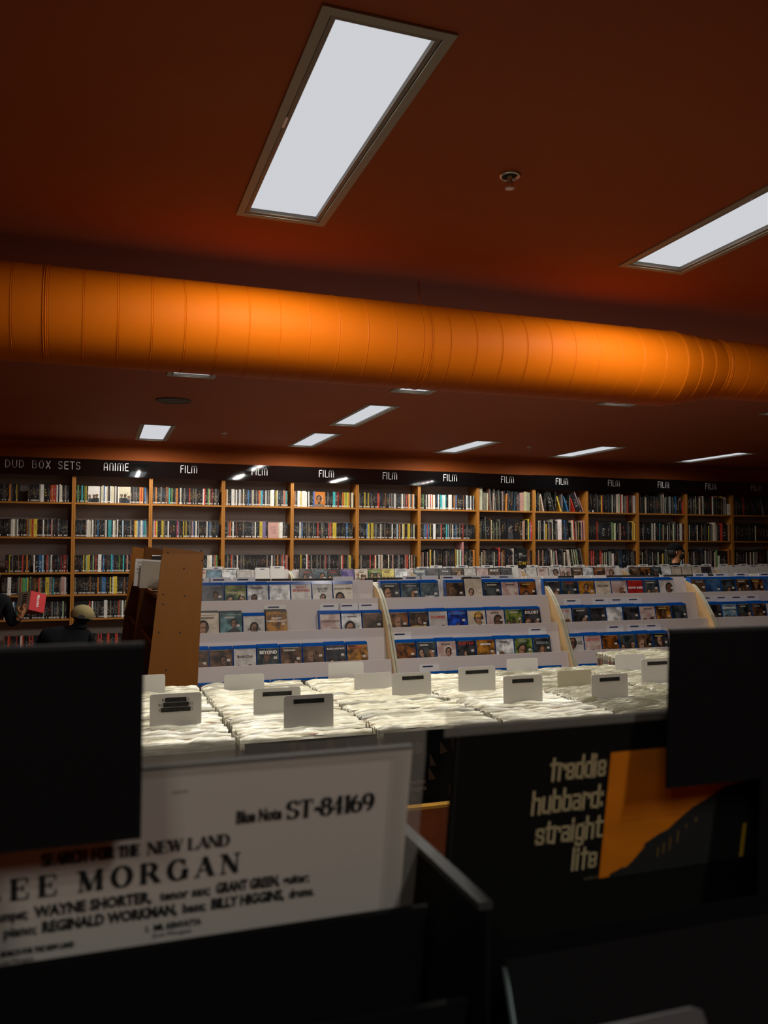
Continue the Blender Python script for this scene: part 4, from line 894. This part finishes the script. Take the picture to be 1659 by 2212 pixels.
# white back cover
t = near_lp(-.134, .47, -.12, 12, M_sheet, 'white record back cover with black serif lettering reading LEE MORGAN in the foreground')
MB().box(.0, LPW, -.0006, .0037, -.0016, .0004, M_ink).build('edge_line', t, label='black top edge')
tx = MB()
def rom(text, x0, x1, base, h, wd, thin=.28):
    n = textw(text, ROM, h); sx = 1; tr = ((x1-x0)-n)/max(1, len(text)-1)
    if tr < -.0012: sx = (x1-x0)/n; tr = 0
    letters(tx, text, ROM, x0, base, h, wd, M_ink, sx, -.0010, tr, thin)
rom('ST-84169', .2391, .293, -.0385, .0112, .0026); rom('SEARCH FOR THE', .108, .1585, -.0508, .0072, .0017); rom('NEW LAND', .1618, .2078, -.0508, .0072, .0018)
rom('LEE', .079, .117, -.0682, .0122, .0030); rom('MORGAN', .1262, .2145, -.0682, .0122, .0031)
tx.build('title_print', t)
def line(text, x0, x1, base, h, m=M_ink, b_=.0002):
    # printed line fitted between two measured ends
    o = font_obj(text, h*1.38, m, t, (x0, -.0010, base), bold=b_, name='text_line'); bpy.context.view_layer.update()
    wd = o.dimensions.x or .01; o.scale = ((x1-x0)/wd, 1, 1); return o
line('Blue Note', .2101, .2364, -.0378, .0078, b_=.0004)
line('trumpet;', .083, .1015, -.0798, .0062, b_=.00025); line('WAYNE SHORTER,', .1047, .1655, -.0798, .0066, b_=.0004); line('tenor sax;', .1695, .1975, -.0798, .0060, b_=.00025); line('GRANT GREEN,', .2005, .2375, -.0798, .0066, b_=.0004); line('guitar;', .2395, .2555, -.0798, .0060, b_=.00025)
line('piano;', .0895, .1055, -.0893, .0060, b_=.00025); line('REGINALD WORKMAN,', .1082, .179, -.0893, .0066, b_=.0004); line('bass;', .182, .195, -.0893, .0060, b_=.00025); line('BILLY HIGGINS,', .198, .2405, -.0893, .0066, b_=.0004); line('drums.', .2435, .259, -.0893, .0060, b_=.00025)
line('1.  MR. KENYATTA', .1617, .1923, -.0978, .0038); line('(Lee Morgan)', .166, .187, -.1020, .0028, b_=0); line('SEARCH FOR THE NEW LAND', .088, .1247, -.1005, .0035); line('Lee Morgan)', .088, .104, -.1050, .0028, b_=0); line('stereo', .1744, .1826, -.0157, .0016, b_=0)
film_sheet(t, -.005, .3225, .0115)
# black cover with boxy cream lettering and orange photo
t = near_lp(.21, .47, -.111, 10, M_black, 'black record cover with cream boxy lettering beside an orange sunset photo')
tx = MB()
for s_, x0, x1, b_ in (('freddie', .069, .1095, -.0403), ('hubbard:', .0578, .1095, -.0622), ('straight', .0625, .1105, -.0836), ('life', .0918, .1098, -.1050)):
    n = textw(s_, BLOK, .0145)-.14*.0145; letters(tx, s_, BLOK, x0, b_, .0152, .0017, M_cream, (x1-x0-.001)/n*.98, -.0012)
tx.build('title_print', t)
mb = MB(); mb.face([(.1134,-.0012,-.1139),(.262,-.0012,-.1139),(.262,-.0012,-.0248),(.1134,-.0012,-.0248)], M_orp); mb.build('photo_print', t, label='orange photograph')
mb = MB(); sil = [(.121,-.1141),(.1215,-.1112),(.127,-.1095),(.130,-.1080),(.134,-.1080),(.139,-.1040),(.147,-.0955),(.1475,-.0925),(.158,-.0870),(.166,-.0840),(.172,-.0790),(.185,-.0700),(.196,-.0650),(.210,-.058),(.262,-.050),(.262,-.1141)]
mb.face([(a, -.0018, c) for a, c in sil], M_ink)
for a, c, w_, h_ in ((.158,-.1035,.0012,.007),(.1625,-.1018,.0012,.008),(.1675,-.1,.0012,.010),(.1735,-.095,.0012,.009),(.18,-.085,.001,.003),(.187,-.081,.002,.003)): mb.face([(a,-.0022,c),(a+w_,-.0022,c),(a+w_,-.0022,c+h_),(a,-.0022,c+h_)], flat((.16,.10,.02)))
mb.face([(.2302,-.0022,-.1125),(.2335,-.0022,-.1125),(.2335,-.0022,-.0870),(.2302,-.0022,-.0870)], M_yel)
mb.build('silhouette_print', t)
font_obj('hubbard', .0032, flat((.2,.17,.1)), t, (.1015, -.0012, -.1135))
mb = MB(); mb.prism([(.001,-.25),(.0016,-.25),(.0016,-.006),(.003,-.0026),(.31,-.0012),(.31,-.0006),(.0026,-.0018),(.001,-.005)], 'y', -.0016, -.0008, M_rail); mb.build('fold_edge', t)
film_sheet(t, -.0095, .322, .0135, side=False)
# dark sleeves further forward
near_lp(-.134, .445, -.205, 13, M_black, 'plain black record sleeve in front of the white back cover')
near_lp(.20, .445, -.232, 12, M_black, 'plain black record sleeve in front of the orange-photo cover')
near_lp(-.13, .40, -.235, 14, M_black, 'second black record sleeve, left of the grey rail')
t = near_lp(.199, .385, -.210, -22, M_black, 'black record sleeve with a bluish glint painted along its plastic edge')
MB().prism([(-.0022,-.16),(.0,-.16),(.0,-.012),(-.0006,-.003)], 'y', -.0006, .003, mat('painted_bluish_glint', (.30,.42,.42), .25)).build('plastic_edge_glint', t)  # bluish-grey strip, its colour stands in for a glint on the plastic edge
# tall black divider cards standing above the records
def tall(x, y, w_, ztop, hh, lab):
    t = empty('tall_divider', (x, y, CZ+ztop), lab, 'divider card', 'tall black divider cards in the foreground'); t.rotation_euler = (math.radians(3), 0, 0)
    MB().box(0, w_, 0, .0016, -hh, 0, M_black).build('card', t)
    MB().box(0, w_, -.0006, .0026, -.0012, .0012, M_gap).build('top_edge', t)
    MB().box(w_*.25, w_*.75, .0002, .0014, -.36+.0, -hh, M_black).build('stem', t)
    return t
tall(-.31, .436, .3325, -.0495, .0985, 'large black divider card at the left, blocking the view of the white cover')
tall(.3425, .436, .30, -.0525, .100, 'large black divider card at the right, in front of the orange photo')
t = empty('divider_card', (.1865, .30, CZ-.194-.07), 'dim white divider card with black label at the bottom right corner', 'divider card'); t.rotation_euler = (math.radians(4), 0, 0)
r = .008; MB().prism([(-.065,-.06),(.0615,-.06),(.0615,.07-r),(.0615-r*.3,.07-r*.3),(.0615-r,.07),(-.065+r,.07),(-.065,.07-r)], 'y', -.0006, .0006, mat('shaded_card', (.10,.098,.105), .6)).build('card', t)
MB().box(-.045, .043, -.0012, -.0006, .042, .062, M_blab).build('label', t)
# ================================================================== PEOPLE
def human(name, loc, joints, bones, mats_fn, label, group=None):
    """joints: name -> (x, y, z, r[, r2]); bones: pairs. One skinned surface."""
    t = empty(name, loc, label, 'person', group)
    names = list(joints); me = bpy.data.meshes.new('body')
    me.from_pydata([joints[n][:3] for n in names], [(names.index(a), names.index(b)) for a, b in bones], [])
    o = bpy.data.objects.new('body', me); COL.objects.link(o)
    md = o.modifiers.new('skin', 'SKIN')
    sv = me.skin_vertices[0].data if me.skin_vertices else None
    for i, n in enumerate(names):
        j = joints[n]; sv[i].radius = (j[3], j[4] if len(j) > 4 else j[3]); sv[i].use_root = (n == 'pelvis')
    ss = o.modifiers.new('sub', 'SUBSURF'); ss.levels = 2; ss.render_levels = 2
    bpy.context.view_layer.update()
    dg = bpy.context.evaluated_depsgraph_get(); m2 = bpy.data.meshes.new_from_object(o.evaluated_get(dg)); m2.name = 'body'
    bpy.data.objects.remove(o); o = bpy.data.objects.new('body', m2); COL.objects.link(o); o.parent = t
    ml = []
    m2.materials.clear()
    for p in m2.polygons:
        m = mats_fn(p.center)
        if m not in ml: ml.append(m)
    for m in ml: m2.materials.append(m)
    for p in m2.polygons: p.material_index = ml.index(mats_fn(p.center)); p.use_smooth = True
    return t
def ellipsoid(name, parent, c, r, m, seg=18, rot=None, cut=None):
    mb = MB(); mb.smooth = True; pr = []
    a0 = -90 if cut is None else cut
    for k in range(seg//2+1):
        a = math.radians(a0+(90-a0)*k/(seg//2)); pr.append((max(.0005, math.cos(a)), math.sin(a)))
    mb.lathe(pr, (0,0,0), m, seg); o = mb.build(name, parent, c); o.scale = r
    if rot: o.rotation_euler = rot
    return o
def add_hand(joints, bones, wrist, d, side, nrm, sc=1.0, curl=.5):
    """palm and five fingers; d = direction of the fingers, side = towards the thumb, nrm = back of the hand"""
    W = Vector(joints[wrist][:3]); d = Vector(d).normalized(); side = Vector(side).normalized(); nrm = Vector(nrm).normalized()
    p1 = W+d*.045*sc; k = wrist+'_'
    joints[k+'palm'] = (*p1, .034*sc, .016*sc); bones.append((wrist, k+'palm'))
    for f, (off, l) in enumerate(((.028, .068), (.010, .078), (-.009, .072), (-.027, .056))):
        a = W+d*.085*sc+side*off*sc; b = a+(d-nrm*curl*.5).normalized()*l*.45*sc; c = b+(d*.5-nrm*curl*1.4).normalized()*l*.38*sc; e = c+(-d*.2-nrm).normalized()*l*.25*sc*curl*1.5
        n = [k+'f%d%d' % (f, q) for q in range(4)]
        for q, v in zip(n, (a, b, c, e)): joints[q] = (*v, .0088*sc)
        bones += [(k+'palm', n[0]), (n[0], n[1]), (n[1], n[2]), (n[2], n[3])]
    a = W+d*.03*sc+side*.032*sc; b = a+(d*.6+side*.7-nrm*.3)*.04*sc; c = b+(d*.8-nrm*.6)*.03*sc
    for q, v in zip('abc', (a, b, c)): joints[k+'t'+q] = (*v, .0098*sc)
    bones += [(k+'palm', k+'ta'), (k+'ta', k+'tb'), (k+'tb', k+'tc')]
def face(t, c, fwd, upv, r, skin, beard=False):
    """nose, eyes, mouth and ears on a head centred at c"""
    c = Vector(c); f = Vector(fwd).normalized(); u = Vector(upv).normalized(); s_ = f.cross(u).normalized()
    e = lambda n, p, rr, m: ellipsoid(n, t, tuple(p), rr, m, 10)
    e('nose', c+f*r*1.02-u*r*.18, (r*.16, r*.16, r*.26), skin)
    M_eye = mat('eye_white', (.5,.47,.43), .3)
    for q in (-1, 1):
        e('eye', c+f*r*.86+s_*q*r*.36+u*r*.06, (r*.13,)*3, M_eye); e('iris', c+f*r*.965+s_*q*r*.37+u*r*.06, (r*.06,)*3, M_hair)
        e('ear', c+s_*q*r*.98-u*r*.1, (r*.12, r*.18, r*.28), skin)
    e('mouth', c+f*r*.86-u*r*.56, (r*.26, r*.12, r*.07), mat('lips', (.25,.08,.06), .5))
def legs(J, B, hip, l, r_):
    for sd, pts in (('l', l), ('r', r_)):
        n = ['hip', 'knee', 'ankle', 'toe']
        for q, (p, rad) in zip(n, pts): J[q+sd] = (*p, rad)
        B += [('pelvis', 'hip'+sd), ('hip'+sd, 'knee'+sd), ('knee'+sd, 'ankle'+sd), ('ankle'+sd, 'toe'+sd)]
# --- standing man in a black cap among the far shelves (facing right, head bowed)
J = dict(pelvis=(0,0,.86,.14,.11), belly=(0,0,1.02,.135,.10), chest=(.01,0,1.20,.15,.11), neckb=(.02,0,1.335,.062), neck=(.03,0,1.385,.052), jaw=(.06,0,1.43,.062,.058), skull=(.035,0,1.51,.088,.078), crown=(.02,0,1.565,.06),
         shl=(0,.17,1.28,.062), ell=(.03,.23,1.02,.046), wrl=(.22,.16,.93,.028), shr=(0,-.17,1.28,.062), elr=(.03,-.23,1.02,.046), wrr=(.22,-.14,.93,.028))
B = [('pelvis','belly'),('belly','chest'),('chest','neckb'),('neckb','neck'),('neck','jaw'),('jaw','skull'),('skull','crown'),('chest','shl'),('shl','ell'),('ell','wrl'),('chest','shr'),('shr','elr'),('elr','wrr')]
legs(J, B, None, [((0,.09,.80),.088),((.01,.10,.46),.062),((-.02,.11,.09),.042),((.14,.12,.04),.038)], [((0,-.09,.80),.088),((.01,-.10,.46),.062),((-.02,-.11,.09),.042),((.14,-.12,.04),.038)])
add_hand(J, B, 'wrl', (1,-.1,0), (0,-.3,1), (0,1,.3)); add_hand(J, B, 'wrr', (1,.1,0), (0,.3,1), (0,-1,.3))
def mf(c):
    if c.z > 1.36: return M_skin
    if c.x > .2 and .8 < c.z < 1.05: return M_skin
    return M_dark2 if c.z > .82 else M_dark
man = human('person', (7.02, 8.85, 0), J, B, mf, 'person in a black cap and dark top standing before the far right bookcases, head bowed')
man.rotation_euler = (0, 0, math.radians(-35))
face(man, (.035,0,1.50), (1,0,-.25), (.25,0,1), .088, M_skin)
ellipsoid('beard', man, (.075,0,1.445), (.060,.062,.05), M_hair, 14)
ellipsoid('hair', man, (.0,0,1.505), (.088,.088,.085), M_hair, 18)
cp_ = ellipsoid('cap', man, (.015,0,1.535), (.104,.094,.085), M_capb, 20, cut=-5)
MB().prism([(-.10,-.062),(-.145,-.045),(-.16,0),(-.145,.045),(-.10,.062)], 'z', 1.525, 1.531, M_capb).build('cap_peak', man)
for q in (-1, 1):
    MB().lathe([(.020,0),(.023,.001),(.023,.003),(.020,.004)], (0,0,0), M_hair, 14, 'x').build('glasses_rim', man, (.117, q*.032, 1.497))
# --- person crouching in an olive cap, back of the head to the camera
J = dict(pelvis=(-.12,-.12,.30,.15,.13), belly=(-.14,-.04,.45,.145,.12), chest=(-.12,.05,.62,.16,.12), neckb=(-.03,.08,.735,.062), neck=(.0,.09,.765,.052), jaw=(.02,.13,.80,.062), skull=(.03,.10,.872,.09,.08), crown=(.03,.09,.92,.058),
         shl=(-.31,.05,.69,.066), ell=(-.38,.20,.52,.048), wrl=(-.26,.42,.62,.028), shr=(.08,.07,.66,.066), elr=(.16,.24,.46,.048), wrr=(.06,.45,.55,.028))
B = [('pelvis','belly'),('belly','chest'),('chest','neckb'),('neckb','neck'),('neck','jaw'),('jaw','skull'),('skull','crown'),('chest','shl'),('shl','ell'),('ell','wrl'),('chest','shr'),('shr','elr'),('elr','wrr')]
legs(J, B, None, [((-.21,-.08,.27),.09),((-.26,.32,.42),.064),((-.24,.10,.09),.042),((-.25,.25,.04),.038)], [((-.03,-.08,.27),.09),((.03,.32,.42),.064),((.0,.10,.09),.042),((.01,.25,.04),.038)])
add_hand(J, B, 'wrl', (.1,1,0), (1,0,.3), (0,0,1)); add_hand(J, B, 'wrr', (-.1,1,0), (-1,0,.3), (0,0,1))
def mf2(c):
    if c.z > .79 and c.x > -.1: return M_skind
    if c.y > .43 and .46 < c.z < .75: return M_skind
    return M_dark2 if c.z > .34 else M_dark
pb = human('person', (-.175, 8.75, 0), J, B, mf2, 'person in a black jacket and olive cap crouching with their back to the camera')
face(pb, (.03,.11,.865), (0,1,-.15), (0,.15,1), .085, M_skind)
ellipsoid('hair', pb, (.03,.085,.85), (.09,.092,.07), M_hair, 18)
ellipsoid('cap', pb, (.03,.085,.866), (.114,.114,.102), M_cap, 24, cut=-22, rot=(math.radians(-8),math.radians(10),0))
mb = MB(); mb.smooth = False
mb.face([(.042*math.cos(a), 0, .036*math.sin(a)) for a in [math.pi*k/10 for k in range(11)]], M_hair); mb.build('cap_opening', pb, (.02, -.039, .838), label='dark opening at the back of the cap').rotation_euler = (math.radians(-12), math.radians(10), 0)
MB().prism([(-.07,.17),(-.05,.245),(.0,.27),(.06,.27),(.11,.245),(.13,.17)], 'z', .868, .874, M_cap).build('cap_peak', pb)
ellipsoid('collar', pb, (.0,.075,.745), (.085,.08,.03), M_dark2, 16)
# --- person at the left edge holding the red boxed set
J = dict(pelvis=(.0,0,.62,.15,.12), belly=(.02,.0,.78,.145,.11), chest=(.04,.0,.98,.16,.12), neckb=(.03,.02,1.11,.062), neck=(.03,.03,1.15,.052), jaw=(.04,.07,1.19,.06), skull=(.03,.05,1.262,.088,.08), crown=(.03,.04,1.31,.058),
         shl=(-.14,.02,1.06,.064), ell=(-.20,.15,.84,.047), wrl=(-.05,.36,.86,.028), shr=(.20,.0,1.03,.066), elr=(.26,-.02,.80,.05), wrr=(.335,-.05,.885,.028))
B = [('pelvis','belly'),('belly','chest'),('chest','neckb'),('neckb','neck'),('neck','jaw'),('jaw','skull'),('skull','crown'),('chest','shl'),('shl','ell'),('ell','wrl'),('chest','shr'),('shr','elr'),('elr','wrr')]
legs(J, B, None, [((-.09,.02,.58),.09),((-.12,.30,.44),.064),((-.11,.10,.09),.042),((-.12,.25,.04),.038)], [((.09,.02,.58),.09),((.12,.28,.40),.064),((.11,.08,.09),.042),((.12,.23,.04),.038)])
add_hand(J, B, 'wrl', (.4,1,0), (1,-.3,.2), (0,0,1)); add_hand(J, B, 'wrr', (.45,.12,.85), (-.5,-.2,.3), (.0,-1,.1), curl=.75)
def mf3(c):
    if c.z > 1.145: return M_skind
    if c.x > .30 and c.y < .12 and c.z > .845: return M_skin
    if c.y > .37 and c.x < .1 and c.z > .8: return M_skin
    return M_dark2 if c.z > .6 else M_dark
pa = human('person', (-1.03, 8.62, 0), J, B, mf3, 'person in dark clothes at the left edge holding up a red and white boxed set')
face(pa, (.03,.06,1.255), (.3,1,-.3), (0,.3,1), .085, M_skind)
M_knit = mat('green_grey_knit', (.10,.14,.10), .95, noise=.7, scale=70, bump=.5)
ellipsoid('knit_hat', pa, (.035,.04,1.275), (.108,.108,.085), M_knit, 20, cut=-12)
mb = MB(); mb.lathe([(.031,-.006),(.035,-.004),(.035,.004),(.031,.006)], (0,0,0), M_metal, 18); o = mb.build('watch', pa, (.330,-.05,.876)); o.rotation_euler = (0, math.radians(28), 0)
t = empty('boxed_set', (-.652, 8.57, CZ-.657), 'red and white boxed film set held up by the person at the left edge', 'boxed set')
t.rotation_mode = 'XYZ'; t.matrix_world = Matrix.Translation((-.625, 8.55, CZ-.60)) @ Matrix.Rotation(math.radians(-16), 4, 'X') @ Matrix.Rotation(math.radians(5), 4, 'Y') @ Matrix.Rotation(math.radians(45), 4, 'Z')
M_redbox = flat((.52,.02,.025)); M_whitebox = flat((.48,.42,.33))
MB().box(0, .185, 0, .17, 0, .185, M_redbox).build('box', t)
mb = MB(); mb.face([(-.0008,.002,.002),(-.0008,.168,.002),(-.0008,.168,.183),(-.0008,.002,.183)], M_whitebox); mb.build('back_print', t, label='white side with black script')
mb = MB()
r_ = random.Random(3)
for k in range(7):
    z_ = .035+k*.019; mb.face([(-.0012,.03+r_.uniform(0,.02),z_),(-.0012,.095+r_.uniform(0,.02),z_-.004),(-.0012,.095+r_.uniform(0,.02),z_+.006),(-.0012,.03+r_.uniform(0,.02),z_+.009)], M_ink)
    mb.face([(-.0012,.125,z_),(-.0012,.155,z_),(-.0012,.155,z_+.003),(-.0012,.125,z_+.003)], mat('faded_print', (.25,.21,.17), .6))
mb.build('script_print', t)
o = font_obj('DEXTER', .032, M_let, t, (.105, -.0012, .045), rot=(math.pi/2, -math.pi/2, 0), bold=.001)
# ------------------------------------------------------------------ lettering becomes plain mesh
bpy.context.view_layer.update(); dg = bpy.context.evaluated_depsgraph_get()
for o in [o for o in COL.objects if o.type == 'FONT']:
    me = bpy.data.meshes.new_from_object(o.evaluated_get(dg)); me.name = o.name
    n = bpy.data.objects.new('tmp', me); COL.objects.link(n); n.parent = o.parent; n.matrix_parent_inverse = o.matrix_parent_inverse
    n.location = o.location; n.rotation_euler = o.rotation_euler; n.scale = o.scale; nm = o.name
    bpy.data.objects.remove(o); n.name = nm
